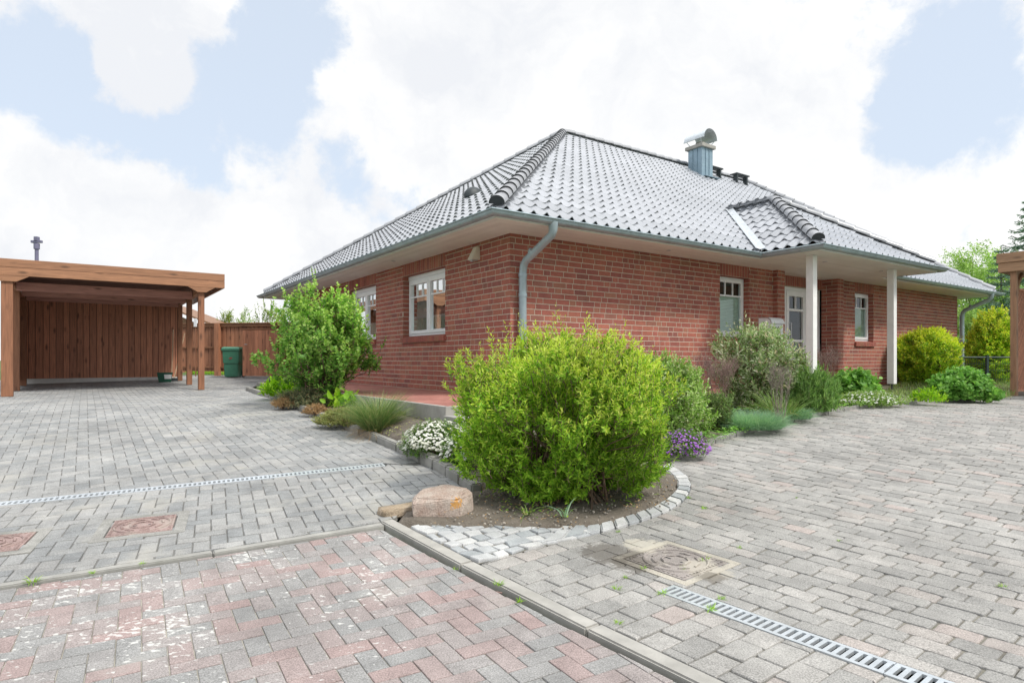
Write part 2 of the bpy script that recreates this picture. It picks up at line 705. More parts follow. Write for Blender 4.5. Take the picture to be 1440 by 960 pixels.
mat_street = stone_mat('street_clay_and_grey_pavers', [(0, (.25, .25, .246)), (.3, (.27, .266, .26)), (.5, (.285, .262, .254)), (.75, (.298, .25, .24)), (.9, (.31, .236, .224)), (1, (.30, .245, .235))],
                       .88, .50, ((.36, .345, .32), 1.3, .56, .5), ((.60, .60, .575), .955), 170)
mat_drive = stone_mat('grey_drive_pavers', [(0, (.235, .243, .245)), (.4, (.272, .276, .273)), (1, (.325, .322, .312))], .86, .45, ((.39, .375, .335), 1.5, .53, .55), None, 170, 1.2)
SP = [(tuple(G(858, 778)), .36, (.085, .075, .062), -.05), (tuple(G(890, 792)), .30, (.10, .088, .072), .0), (tuple(G(905, 766)), .30, (.46, .43, .36), .05),
      (tuple(G(990, 800)), .36, (.42, .39, .33), .08), (tuple(G(1000, 812)), .22, (.13, .115, .095), .1)]
mat_cobb = stone_mat('weathered_block_pavers', [(0, (.250, .246, .235)), (.5, (.292, .286, .272)), (.85, (.325, .315, .298)), (.94, (.325, .302, .282)), (.98, (.335, .292, .272)), (1, (.28, .273, .26))],
                     .9, .52, ((.41, .40, .365), 1.3, .58, .4), None, 170, 1.0, SP)
mat_sett = stone_mat('granite_setts', [(0, (.32, .34, .35)), (.4, (.42, .43, .435)), (1, (.52, .52, .51))], .85, .34)

# base sheets
def sheet(name, x0, x1, y0, y1, step, dz, mat):
    xs = [x0, x1]
    ys = np.arange(y0, y1 + step, step)
    V, Q = [], []
    for y in ys:
        V += [(x0, y, zg(y) + dz), (x1, y, zg(y) + dz)]
    for i in range(len(ys) - 1):
        Q.append((2 * i, 2 * i + 1, 2 * i + 3, 2 * i + 2))
    return tag(np_mesh(name, V, Q, mat), kind='structure')


GRASSB = simple('turf', (.075, .12, .035), .95, .35, 3, bmp=.6, bscale=40)
JOINT = simple('joint_sand', (.17, .16, .135), .95, .3, 5, bmp=.8, bscale=130, dirt=((.10, .115, .06), 7, .58))
JOINT_D = simple('grey_joint_sand', (.15, .148, .14), .95, .3, 5, bmp=.8, bscale=130, dirt=((.27, .25, .20), 1.7, .60))
V, Q = [], []
gys = [-300, -40, -4] + list(np.arange(-3, 26, .5)) + [40, 120, 900]
for y in gys:
    z = zg(y) - .07
    V += [(-900, y, z), (900, y, z)]
for i in range(len(gys) - 1):
    Q.append((2 * i, 2 * i + 1, 2 * i + 3, 2 * i + 2))
tag(np_mesh('ground', V, Q, GRASSB), kind='structure')

# --- street: herringbone of red and grey clay pavers
st_reg = [xy(K0 + dL * .03 + dR * .03), xy(K0 + dL * 4.6), (-4.8, -.6), (.9, -.6), xy(K0 + dR * 3.4)]
kin = Vector((dR.x + dL.x, dR.y + dL.y, 0)).normalized()
st_reg = [(p[0] + kin.x * .02, p[1] + kin.y * .02) for p in st_reg]
angS = math.atan2(-dL.y, -dL.x)
paving('street_paving', st_reg, herringbone(st_reg, angS, .0875), mat_street, gap=.0022, ch=.0045, dz=-.010, zj=.0016, tilt=.006)


# --- kerb stones along the street
def kerb(name, p, d, side, L, w, h_top, h_bot, seg, mat, bev=.008):
    """a row of kerb stones starting at p along d; side = direction of its width"""
    mb = MB()
    t = 0.0
    while t < L - .02:
        l = min(seg * random.uniform(.97, 1.03), L - t)
        a = p + d * (t + .003)
        b = p + d * (t + l - .003)
        bm = bmesh.new()
        vs = []
        zj = random.uniform(-.003, .003)
        for zz in (h_bot, h_top + zj):
            for q in (a, b, b + side * w, a + side * w):
                vs.append(bm.verts.new((q.x, q.y, zg(q.y) + zz)))
        for f in ((0, 3, 2, 1), (4, 5, 6, 7), (0, 1, 5, 4), (1, 2, 6, 5), (2, 3, 7, 6), (3, 0, 4, 7)):
            bm.faces.new([vs[i] for i in f])
        bmesh.ops.subdivide_edges(bm, edges=[e for e in bm.edges if e.calc_length() > .3], cuts=3)
        bmesh.ops.recalc_face_normals(bm, faces=bm.faces[:])
        bmesh.ops.bevel(bm, geom=[e for e in bm.edges if e.calc_face_angle(0) > .6], offset=bev, segments=2, affect='EDGES')
        mb.add_bm(bm)
        t += l
    return tag(mb.build(name, mat, smooth=False), kind='structure')


nL = Vector((dR.x * -1, dR.y * -1, 0)); nL -= dL * nL.dot(dL); nL.normalize()
nR = Vector((dL.x * -1, dL.y * -1, 0)); nR -= dR * nR.dot(dR); nR.normalize()
kerb('drive_kerb', K0 + dL * .0, dL, nL, 5.2, .06, -.001, -.12, 1.0, CONC, .006)
kerb('street_kerb', K0 + nL * .075 - dR * .0, dR, nR, 3.6, .085, .001, -.12, 1.0, CONC_L)

# --- left drive, below and above the drain
wD = .125
lowD, uppD = -wD / 2 - .004, wD / 2 + .004
far_l = [(-6.6, 19.35), (-11.0, 19.5), (-16.0, 15.5), (-13.5, 9.0), (-8.4, 4.0)]
up_reg = [xy(D1 + dD * 4.7 + DRN * uppD), xy(D1 + DRN * uppD), xy(bedL[7])] + [xy(p) for p in bedL[6::-1]] + [xy(G(385, 531))] + far_l
kl_in = K0 + nL * .063
lo_reg = [xy(D1 + dD * 4.7 + DRN * lowD), xy(D1 + DRN * lowD), xy(D1 - dD * .03), xy(bedL[7]), xy(bedL[8]), xy(G(655, 690)), xy(G(600, 697)), xy(G(572, 712)), xy(G(556, 727)), xy(kl_in + dL * .02), xy(kl_in + dL * 4.9), (-5.9, 1.9)]
angB = math.atan2(-dD.y, -dD.x)
manL = G(201, 739)
manE = G(-14, 766)
man_ax = angB - .02


def sq(c, h, an, h2=None):
    h2 = h2 or h
    co, si = math.cos(an), math.sin(an)
    return [(c.x + co * a * h - si * b * h2, c.y + si * a * h + co * b * h2) for a, b in ((-1, -1), (1, -1), (1, 1), (-1, 1))]


paving('drive_paving', up_reg, herringbone(up_reg, TH, .1, (.03, .02)), mat_drive, gap=.003, ch=.006, tilt=.005)
paving('drive_apron', lo_reg, herringbone(lo_reg, angB, .093, (.05, .0)), mat_drive, gap=.0042, ch=.006, zj=.0025, tilt=.012, drop=[sq(manL, .27, man_ax), sq(manE, .27, man_ax)])

# --- right drive: tumbled blocks, courses turned beside its drain
E0, E1 = G(936, 826), G(1330, 966)
dE = (E1 - E0); dE.z = 0; dE.normalize()
nE = Vector((-dE.y, dE.x, 0))
if nE.x < 0:
    nE = -nE
wE = .125
Lend = 3.2
kR1 = K0 + nL * .075 + nR * .088
cobL = G(690, 789)
tk = (cobL - kR1).dot(dR)
lf_reg = [xy(kR1 + dR * tk), xy(kR1 + dR * 3.4), xy(E0 + dE * Lend - nE * (wE / 2 + .004)), xy(E0 - nE * (wE / 2 + .004)), xy(E0 - dE * .18 + nE * .012), xy(arc_out[3] + nE * .012), xy(arc_out[2]), xy(arc_out[1])]
rt_reg = [xy(E0 - dE * .18), xy(E0 - nE * (wE / 2 + .004) - dE * .004), xy(E0 + nE * (wE / 2 + .004) - dE * .004), xy(E0 + dE * Lend + nE * (wE / 2 + .004)), (3.2, .2), (10, 4.0), (14.5, 11.9)] + [xy(p) for p in bedR[::-1]] + [xy(p) for p in arc_out[:2:-1]]
manR = G(950, 789)
angE = math.atan2(dE.y, dE.x)
man_r_ax = angE + .0
paving('forecourt_edge_paving', lf_reg, running(lf_reg, angE + R(90), .178, .122, .01, .10), mat_cobb, gap=.003, ch=.007, jit=.0025, rc=.009, zj=.003, tilt=.016)
paving('forecourt_paving', rt_reg, running(rt_reg, angE, .178, .112, .014, .06), mat_cobb, gap=.003, ch=.007, jit=.0025, rc=.010, zj=.003, tilt=.016, drop=[sq(manR, .23, man_r_ax)])

# --- granite setts: wedge and curved edge row
arc_in = [G(*p) for p in ((735, 742), (790, 742), (830, 741.5), (866, 733), (897, 723), (922, 713), (938, 703), (950, 692), (954, 683), (950, 673), (941, 665), (930, 659))]
wedge = [xy(kR1 + dR * .22), xy(kR1 + dR * (tk - .01)), xy(G(760, 768)), xy(G(832, 753)), xy(G(825, 745)), xy(G(735, 743)), xy(G(640, 741)), xy(G(588, 740))]
rs = running(wedge, angS + .06, .115, .098, .03, .22)
paving('sett_wedge', wedge, [(a, b, c, d, e + random.uniform(-.1, .1)) for a, b, c, d, e in rs], mat_sett, gap=.004, ch=.009, jit=.012, rc=.010, dz=.014, zj=.004, tilt=.05)


def resample(P, Q, step):
    """pairs of points along two parallel polylines, every step"""
    L = [0]
    M = [(a + b) / 2 for a, b in zip(P, Q)]
    for i in range(1, len(M)):
        L.append(L[-1] + (M[i] - M[i - 1]).length)
    n = max(2, int(L[-1] / step))
    res = []
    for k in range(n + 1):
        t = L[-1] * k / n
        i = max(j for j in range(len(L)) if L[j] <= t + 1e-9)
        i = min(i, len(L) - 2)
        f = (t - L[i]) / (L[i + 1] - L[i])
        res.append((P[i].lerp(P[i + 1], f), Q[i].lerp(Q[i + 1], f)))
    return res


def block_row(name, P, Q, step, mat, dz, bot, bev, jit=.006, gap=.006):
    mb = MB()
    dz_ = dz
    pr = resample(P, Q, step)
    for i_, ((a0, b0), (a1, b1)) in enumerate(zip(pr[:-1], pr[1:])):
        t = (a1 - a0).normalized()
        bm = bmesh.new()
        zj = random.uniform(-jit * .5, jit * .5)
        if callable(dz_):
            dz = dz_(i_ / (len(pr) - 1))
        q = [a0 + t * gap, a1 - t * gap, b1 - t * gap, b0 + t * gap]
        q = [p + Vector((random.uniform(-jit, jit), random.uniform(-jit, jit), 0)) * .7 for p in q]
        vs = [bm.verts.new((p.x, p.y, zg(p.y) + bot)) for p in q] + [bm.verts.new((p.x, p.y, zg(p.y) + dz + zj)) for p in q]
        for f in ((0, 3, 2, 1), (4, 5, 6, 7), (0, 1, 5, 4), (1, 2, 6, 5), (2, 3, 7, 6), (3, 0, 4, 7)):
            bm.faces.new([vs[i] for i in f])
        bmesh.ops.recalc_face_normals(bm, faces=bm.faces[:])
        bmesh.ops.bevel(bm, geom=bm.edges[:], offset=bev, segments=2, affect='EDGES')
        mb.add_bm(bm)
    return tag(mb.build(name, mat), kind='structure')


block_row('sett_edging', [p for p in arc_out[1:]], [p for p in arc_in[1:]], .115, mat_sett, .018, -.06, .009, .006, .003)
# raised edging stones of the planting bed
inn = []
for i, p in enumerate(bedL):
    t = (bedL[min(i + 1, len(bedL) - 1)] - bedL[max(i - 1, 0)]).normalized()
    inn.append(p + Vector((t.y, -t.x, 0)) * -.08 if (Vector((t.y, -t.x, 0)).dot(Vector((1, 1, 0))) < 0) else p + Vector((t.y, -t.x, 0)) * .08)
block_row('bed_edging', bedL[:7], inn[:7], .5, CONC, .075, -.08, .012, .008, .004)
block_row('bed_edging_blocks', bedL[6:], [p + (q - p) * 1.25 for p, q in zip(bedL[6:], inn[6:])], .27, CONC, lambda f: .115 - .055 * f, -.08, .012, .010, .004)
innR = []
for i, p in enumerate(bedR):
    t = (bedR[min(i + 1, len(bedR) - 1)] - bedR[max(i - 1, 0)]).normalized()
    n = Vector((-t.y, t.x, 0))
    innR.append(p + n * (.055 if n.y > 0 else -.055))
block_row('forecourt_edging', bedR, innR, .5, CONC, .05, -.08, .01, .004, .003)


# --- jointing sand under each paved surface
def joint_sheet(name, poly, dz, mat):
    rings = []
    for k in range(len(poly)):
        a, b = Vector(poly[k]), Vector(poly[(k + 1) % len(poly)])
        q = max(1, int((b - a).length / .2))
        rings += [a.lerp(b, i / q) for i in range(q)]
    pts = []
    ys = [p[1] for p in poly]
    xs = [p[0] for p in poly]
    for y in np.arange(min(ys), max(ys), .3):
        for x in np.arange(min(xs), max(xs), 1.5):
            pts.append((x, y))
    P = np.array(pts)
    P = P[inside(poly, P)]
    n = len(rings)
    vs = rings + [Vector((float(a), float(b))) for a, b in P]
    v, e, f, *_ = delaunay_2d_cdt(vs, [(i, (i + 1) % n) for i in range(n)], [], 1, 1e-5)
    V = [(q.x, q.y, zg(q.y) + dz) for q in v]
    return tag(np_mesh(name, V, [t for t in f if len(t) == 3], mat), kind='structure')


joint_sheet('street_sand', st_reg, -.0165, simple('pale_joint_sand', (.36, .34, .29), .95, .3, 5, bmp=.6, bscale=130, dirt=((.16, .165, .09), 5, .60)))
joint_sheet('drive_sand', up_reg, -.0065, JOINT_D)
joint_sheet('apron_sand', lo_reg, -.0075, JOINT_D)
joint_sheet('forecourt_sand', rt_reg, -.009, JOINT)
joint_sheet('forecourt_edge_sand', lf_reg, -.009, JOINT)
joint_sheet('sett_sand', wedge, -.002, JOINT)


# --- planting soil
def ground_z(x, y, dz):
    """soil level: a little over the paving, banked up towards the terrace"""
    v = Vector((x, y, 0)) - HC
    d = max(-1.72 - v.dot(BX), -1.3 - v.dot(AY))
    t = min(1, max(0, d / .8))
    t = t * t * (3 - 2 * t)
    return zg(y) + dz + (1 - t) * max(0, (.19 - .17) - (zg(y) + dz))


def soil_sheet(name, poly, step, dz, amp, mat, seed=1):
    rg = random.Random(seed)
    xs = [p[0] for p in poly]
    ys = [p[1] for p in poly]
    pts = []
    y = min(ys)
    while y < max(ys):
        st = step if y < 9 else step * 2.2
        x = min(xs)
        while x < max(xs):
            pts.append((x + rg.uniform(-.3, .3) * st, y + rg.uniform(-.3, .3) * st))
            x += st
        y += st
    P = np.array(pts)
    P = P[inside(poly, P)]
    ring = []
    for k in range(len(poly)):
        a, b = Vector(poly[k]), Vector(poly[(k + 1) % len(poly)])
        q = max(1, int((b - a).length / .2))
        ring += [a.lerp(b, i / q) for i in range(q)]
    vs = ring + [Vector((float(a), float(b))) for a, b in P]
    n = len(ring)
    edge = {(round(p.x, 3), round(p.y, 3)) for p in ring}
    v, e, f, *_ = delaunay_2d_cdt(vs, [(i, (i + 1) % n) for i in range(n)], [], 1, 1e-5)
    V = []
    for q in v:
        h = amp * (math.sin(q.x * 9.1 + 2 * math.sin(q.y * 5.3)) * .5 + math.sin(q.y * 13.7 + q.x * 4.4) * .35 + rg.uniform(-.7, .7))
        V.append((q.x, q.y, zg(q.y) - .03 if (round(q.x, 3), round(q.y, 3)) in edge else ground_z(q.x, q.y, dz) + h))
    return tag(np_mesh(name, V, [t for t in f if len(t) == 3], mat, smooth=True), kind='structure')


def soil_material():
    m, t, p, o = newmat('garden_soil')
    P = pos(t)
    a = t.noise(P, 5, 7, .65)
    b = t.noise(P, 70, 5, .7)
    c = t.mix(t.mapr(a, .3, .7), (.12, .10, .08), (.22, .19, .155))
    c = t.mix(t.mapr(b, .58, .74), c, (.30, .26, .20))
    t.link(c, p.inputs['Base Color'])
    p.inputs['Roughness'].default_value = 1
    bump(t, p, t.math('ADD', b, t.noise(P, 25, 5, .6)), .9, .02)
    return m


SOIL = soil_material()
bed_poly = [xy(p) for p in inn[:7]] + [xy(p + (q - p) * .9) for p, q in zip(bedL[7:], inn[7:])] + [xy(G(*p)) for p in ((605, 700), (576, 715), (560, 728), (556, 735), (588, 741), (640, 742), (735, 743))] + [xy(p) for p in arc_in[1:]] + [xy(p) for p in innR] + [(14.6, 12.2), xy(HW(17.5, .6)), xy(HW(15.0, 2)), xy(HW(2, 2)), xy(HW(2, 10.5)), xy(HW(-.2, 10.6)), xy(G(392, 538))]
soil_sheet('planting_soil', bed_poly, .075, .022, .012, SOIL)
soil_mounds = 0
lawn_poly = [(14.6, 12.2), xy(HW(17.5, .6)), xy(HW(15, 2)), xy(HW(15, 9)), (18, 19), (24, 17), (22, 11.5)]
soil_sheet('lawn', lawn_poly, .4, .0, .01, GRASSB, 3)

# ================================================================== the house (local axes: x along the long wall, y along the short wall)
house = thing('brick_house', 'red brick bungalow with a dark tiled hipped roof, white porch columns and zinc gutters', 'house', HC, TH)
WT, TZ = 2.49, .19            # wall top (soffit) and terrace level
LXW, LYW = 15.3, 10.86
CZ = .0833
mpA = lambda u, z, d: (-d, u, z)
mpB = lambda u, z, d: (u, -d, z)


def mbox(mb, mp, u0, u1, z0, z1, d0, d1, mi=0):
    b = len(mb.v)
    mb.v += [mp(u, z, d) for (u, z, d) in ((u0, z0, d0), (u1, z0, d0), (u1, z0, d1), (u0, z0, d1), (u0, z1, d0), (u1, z1, d0), (u1, z1, d1), (u0, z1, d1))]
    for q in ((0, 3, 2, 1), (4, 5, 6, 7), (0, 1, 5, 4), (1, 2, 6, 5), (2, 3, 7, 6), (3, 0, 4, 7)):
        mb.f.append(tuple(b + i for i in q))
        mb.m.append(mi)


def brick(mb, mp, u0, u1, z0, z1, d=.0035, c=.002):
    b = len(mb.v)
    j = random.uniform(-.001, .001)
    mb.v += [mp(u0, z0, -.004), mp(u1, z0, -.004), mp(u1, z1, -.004), mp(u0, z1, -.004)]
    mb.v += [mp(u0, z0, d - c), mp(u1, z0, d - c), mp(u1, z1, d - c), mp(u0, z1, d - c)]
    mb.v += [mp(u0 + c, z0 + c, d + j), mp(u1 - c, z0 + c, d + j), mp(u1 - c, z1 - c, d + j), mp(u0 + c, z1 - c, d + j)]
    for lo in (0, 4):
        for k in range(4):
            k2 = (k + 1) % 4
            mb.f.append((b + lo + k, b + lo + k2, b + lo + 4 + k2, b + lo + 4 + k))
            mb.m.append(0)
    mb.f.append((b + 8, b + 9, b + 10, b + 11))
    mb.m.append(0)


def brick_wall(mb, mp, u0, u1, z0, z1, openings=(), soldiers=(), mortar=True, ustart=None):
    holes = list(openings) + list(soldiers)
    k = 0
    z = z0
    while z < z1 - .02:
        za, zb = z + .0062, min(z + CZ - .0062, z1)
        zm = (za + zb) / 2
        u = u0 - random.uniform(0, .2) if ustart is None else ustart - (.12 if k % 2 else 0)
        first = True
        while u < u1:
            L = .24 if random.random() < .62 else .115
            a, b = max(u, u0), min(u + L, u1)
            segs = [(a, b)]
            for (h0, h1, y0, y1) in holes:
                if y0 - .001 < zm < y1 + .001:
                    n = []
                    for (p, q) in segs:
                        if q <= h0 or p >= h1:
                            n.append((p, q))
                        else:
                            if p < h0 - .02:
                                n.append((p, h0))
                            if q > h1 + .02:
                                n.append((h1, q))
                    segs = n
            for p, q in segs:
                if q - p > .02:
                    brick(mb, mp, p, q, za, zb)
            u += L + .011
        z += CZ
        k += 1
    for (h0, h1, y0, y1) in soldiers:
        u = h0
        while u < h1 - .03:
            brick(mb, mp, u + .005, min(u + .0783, h1), y0 + .005, y1)
            u += CZ
    if mortar:
        us = sorted({u0, u1, *[h[0] for h in openings], *[h[1] for h in openings]})
        zs = sorted({z0, z1, *[h[2] for h in openings], *[h[3] for h in openings]})
        for i in range(len(us) - 1):
            for j in range(len(zs) - 1):
                um, zm = (us[i] + us[i + 1]) / 2, (zs[j] + zs[j + 1]) / 2
                if any(h[0] < um < h[1] and h[2] < zm < h[3] for h in openings):
                    continue
                mb.face([mp(us[i], zs[j], 0), mp(us[i + 1], zs[j], 0), mp(us[i + 1], zs[j + 1], 0), mp(us[i], zs[j + 1], 0)], 1)


zlo = TZ + 11 * CZ            # window openings start here
zhi = TZ + 25 * CZ
A_OP = [(1.90, 3.55, zlo, zhi), (4.87, 6.48, zlo, zhi), (7.86, 8.86, TZ, zhi)]
B_OP = [(4.69, 5.58, zlo, zhi), (9.60, 10.47, zlo, zhi)]
DOOR = (6.62, 8.65)
z0w = TZ - 5 * CZ
wall = MB()
brick_wall(wall, mpA, -.006, LYW, z0w, WT, A_OP, [(o[0], o[1], zhi, WT) for o in A_OP])
brick_wall(wall, mpB, .0, 6.37, z0w, WT, B_OP[:1], [(B_OP[0][0], B_OP[0][1], zhi, WT)])
brick_wall(wall, mpB, 8.90, LXW, z0w, WT, B_OP[1:], [(B_OP[1][0], B_OP[1][1], zhi, WT)])
# brick returns in the window reveals
for (mp, ops) in ((mpA, A_OP), (mpB, B_OP)):
    for (a, b, z0, z1) in ops:
        if mp is mpA:
            r1 = lambda u, z, d, b=b: (u, b - d, z)
            r0 = lambda u, z, d, a=a: (u, a + d, z)
        else:
            r1 = lambda u, z, d, b=b: (b - d, u, z)
            r0 = lambda u, z, d, a=a: (a + d, u, z)
        for r in (r0, r1):
            brick_wall(wall, r, .0, .24, z0, z1, ustart=0)
        wall.face([mp(a, z1 - .001, 0), mp(b, z1 - .001, 0), mp(b, z1 - .001, -.26), mp(a, z1 - .001, -.26)], 0)
# pilasters and the recessed entrance
pil = lambda x0, x1: [(lambda u, z, d: (u, -.1 - d, z), x0, x1), (lambda u, z, d, x0=x0: (x0 - d, -.1 + u, z), 0.0, None), (lambda u, z, d, x1=x1: (x1 + d, -.1 + u, z), 0.0, None)]
for (x0, x1, inl, inr) in ((6.37, 6.62, .10, .36), (8.65, 8.90, .36, .10)):
    f, l, r = pil(x0, x1)
    brick_wall(wall, f[0], x0, x1, z0w, WT, ustart=x0)
    brick_wall(wall, l[0], .004, inl, z0w, WT, ustart=0)
    brick_wall(wall, r[0], .004, inr, z0w, WT, ustart=0)
rec = lambda u, z, d: (u, .24 - d, z)
brick_wall(wall, rec, 6.62, 8.65, zhi, WT, soldiers=[(6.62, 8.65, zhi, WT)])
wall.face([(6.62, .235, zhi), (8.65, .235, zhi), (8.65, .45, zhi), (6.62, .45, zhi)], 1)
# the two far walls
mpC = lambda u, z, d: (u, LYW + d, z)
mpD = lambda u, z, d: (LXW + d, u, z)
brick_wall(wall, mpD, 0.0, LYW, z0w, WT)
brick_wall(wall, mpC, 0.0, LXW, z0w, WT)
wall.build('wall', [BRICK, MORTAR], house)


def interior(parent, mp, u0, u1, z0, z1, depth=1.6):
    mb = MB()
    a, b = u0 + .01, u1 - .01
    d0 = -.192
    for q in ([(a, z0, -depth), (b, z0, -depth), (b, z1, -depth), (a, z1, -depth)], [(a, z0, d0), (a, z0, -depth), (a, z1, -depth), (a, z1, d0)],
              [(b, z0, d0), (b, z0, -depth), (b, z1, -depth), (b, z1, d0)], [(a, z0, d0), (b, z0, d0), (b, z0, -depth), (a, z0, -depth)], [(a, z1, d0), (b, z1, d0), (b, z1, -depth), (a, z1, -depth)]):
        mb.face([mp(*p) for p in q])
    return mb.build('interior_wall', ROOM_DARK, parent)


CURTAIN = simple('white_curtain', (.72, .74, .72), .9, .05, 6, bmp=0)


def window(mp, u0, u1, z0, z1, sashes=2, blind=.25, sill=True, rbox=.07, label=None, d=-.12):
    """white plastic window: frame, sashes, glazing bars; pane, blind and brick sill hang on it"""
    fr, pane, bl = MB(), MB(), MB()
    fw = .035
    zt = z1 - rbox
    if rbox:
        mbox(fr, mp, u0, u1, zt + .003, z1, d - .07, d + .012)
        mbox(fr, mp, u0 + .01, u1 - .01, zt - .004, zt + .001, d - .03, d - .004, 0)
    mbox(fr, mp, u0, u0 + fw, z0, zt, d - .07, d)
    mbox(fr, mp, u1 - fw, u1, z0, zt, d - .07, d)
    mbox(fr, mp, u0 + fw, u1 - fw, zt - fw, zt, d - .07, d)
    mbox(fr, mp, u0 + fw, u1 - fw, z0, z0 + fw, d - .07, d)
    w = (u1 - u0 - 2 * fw) / sashes
    for i in range(sashes):
        a, b = u0 + fw + i * w + .004, u0 + fw + (i + 1) * w - .004
        c, e = z0 + fw + .004, zt - fw - .004
        sw = .058
        f = d + .014
        mbox(fr, mp, a, a + sw, c, e, d - .05, f)
        mbox(fr, mp, b - sw, b, c, e, d - .05, f)
        mbox(fr, mp, a + sw, b - sw, e - sw, e, d - .05, f)
        mbox(fr, mp, a + sw, b - sw, c, c + sw, d - .05, f)
        a, b, c, e = a + sw, b - sw, c + sw, e - sw
        zb = e - (e - c) * .27
        mbox(fr, mp, a, b, zb - .013, zb + .013, d - .03, d - .004)
        um = (a + b) / 2
        for k in ((um,) if b - a < .6 else (a + (b - a) / 3, a + 2 * (b - a) / 3)):
            mbox(fr, mp, k - .012, k + .012, zb + .013, e, d - .03, d - .005)
        pane.face([mp(a - .01, c - .01, d - .022), mp(b + .01, c - .01, d - .022), mp(b + .01, e + .01, d - .022), mp(a - .01, e + .01, d - .022)])
        if blind:
            top = c + (zb - c if blind >= 1 else (e - c) * blind)
            n = int((top - c) / .028)
            for k in range(n):
                q0, q1 = c + (top - c) * k / n, c + (top - c) * (k + 1) / n
                qm = (q0 + q1) / 2
                bl.face([mp(a - .02, q0, d - .058), mp(b + .02, q0, d - .058), mp(b + .02, qm, d - .046), mp(a - .02, qm, d - .046)])
                bl.face([mp(a - .02, qm, d - .046), mp(b + .02, qm, d - .046), mp(b + .02, q1, d - .058), mp(a - .02, q1, d - .058)])
            mbox(bl, mp, a - .01, b + .01, top, top + .022, d - .065, d - .04, 1)
    o = fr.build('window', WHITE, house)
    if label:
        o['label'] = label
    pane.build('pane', GLASS, o)
    if blind:
        bl.build('blind', [BLIND, WHITE], o)
    if sashes == 2:
        for (ua, ub) in ((u0 + .07, u0 + (u1 - u0) * .26), (u1 - (u1 - u0) * .40, u1 - .07)):
            cu = MB()
            q = 26
            for k in range(q):
                f0, f1 = k / q, (k + 1) / q
                w0, w1 = .018 * math.sin(k * 1.9), .018 * math.sin((k + 1) * 1.9)
                cu.face([mp(ua + (ub - ua) * f0, z0 + .1, d - .13 + w0), mp(ua + (ub - ua) * f1, z0 + .1, d - .13 + w1), mp(ua + (ub - ua) * f1, z1 - .05, d - .13 + w1), mp(ua + (ub - ua) * f0, z1 - .05, d - .13 + w0)])
            cu.build('curtain', CURTAIN, o)
    if sill:
        sb = MB()
        n = int((u1 - u0 + .06) / CZ)
        for k in range(n):
            a = u0 - .03 + (u1 - u0 + .06) * k / n
            b = u0 - .03 + (u1 - u0 + .06) * (k + 1) / n
            bz = len(sb.v)
            sb.v += [mp(a + .004, z0 - .125, -.0), mp(b - .004, z0 - .125, 0), mp(b - .004, z0 - .125, .045), mp(a + .004, z0 - .125, .045),
                     mp(a + .004, z0 - .002, -.11), mp(b - .004, z0 - .002, -.11), mp(b - .004, z0 - .038, .05), mp(a + .004, z0 - .038, .05)]
            for q in ((0, 3, 2, 1), (4, 5, 6, 7), (0, 1, 5, 4), (1, 2, 6, 5), (2, 3, 7, 6), (3, 0, 4, 7)):
                sb.f.append(tuple(bz + i for i in q))
                sb.m.append(0)
        mbox(sb, mp, u0 - .025, u1 + .025, z0 - .121, z0 - .044, -.1, .041, 1)
        sb.build('sill', [BRICK, MORTAR], o)
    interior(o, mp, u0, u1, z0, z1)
    return o


zs0 = zlo + .045
window(mpA, 1.90, 3.55, zs0, zhi - .003, 2, .27, label='two-leaf window in the short brick wall nearest the corner')
window(mpA, 4.87, 6.48, zs0, zhi - .003, 2, .27, label='two-leaf window half hidden by the left shrub')
window(mpA, 7.86, 8.86, TZ + .02, zhi - .003, 1, 0, sill=False, label='narrow garden door behind the left shrub')
window(mpB, 4.69, 5.58, zs0, zhi - .003, 1, 1, rbox=0, label='single window with a pale blind left of the entrance')
window(mpB, 9.60, 10.47, zs0, zhi - .003, 1, 1, rbox=0, label='narrow window right of the entrance')

# entrance door with side light
dm = MB()
dmp = lambda u, z, d: (u, .30 - d, z)
ztop = zhi - .004
x0, x1 = DOOR[0] + .004, DOOR[1] - .004
mbox(dm, dmp, x0, x0 + .07, TZ, ztop, -.07, 0)
mbox(dm, dmp, x1 - .07, x1, TZ, ztop, -.07, 0)
mbox(dm, dmp, x0 + .07, x1 - .07, ztop - .07, ztop, -.07, 0)
cells = [(x0 + .07, x0 + .62), (x0 + .69, x1 - .60), (x1 - .53, x1 - .07)]
mbox(dm, dmp, x0 + .62, x0 + .69, TZ, ztop - .07, -.07, .004)
mbox(dm, dmp, x1 - .60, x1 - .53, TZ, ztop - .07, -.07, .004)
dp = MB()
for (a, b) in cells:
    sw = .10
    zt = ztop - .075
    mbox(dm, dmp, a + .004, a + sw, TZ + .02, zt, -.05, .015)
    mbox(dm, dmp, b - sw, b - .004, TZ + .02, zt, -.05, .015)
    mbox(dm, dmp, a + sw, b - sw, zt - .12, zt, -.05, .015)
    mbox(dm, dmp, a + sw, b - sw, TZ + .02, TZ + .22, -.05, .015)
    for zb in (1.78, 1.12, .72):
        mbox(dm, dmp, a + sw, b - sw, zb - .025, zb + .025, -.035, .010)
    um = (a + b) / 2
    mbox(dm, dmp, um - .015, um + .015, 1.805, zt - .12, -.035, .008)
    dp.face([dmp(a + .06, TZ + .1, -.022), dmp(b - .06, TZ + .1, -.022), dmp(b - .06, zt - .05, -.022), dmp(a + .06, zt - .05, -.022)])
door = dm.build('door', WHITE, house)
dp.build('pane', GLASS, door)
hb = MB()
hb.tube([dmp(x0 + .78, .95, .02), dmp(x0 + .78, .95, .07), dmp(x0 + .78, 1.5, .07), dmp(x0 + .78, 1.5, .02)], .012, 8)
hb.build('handle', STEEL, door)
interior(door, lambda u, z, d: (u, .30 - d, z), x0, x1, TZ, ztop, 2.5)

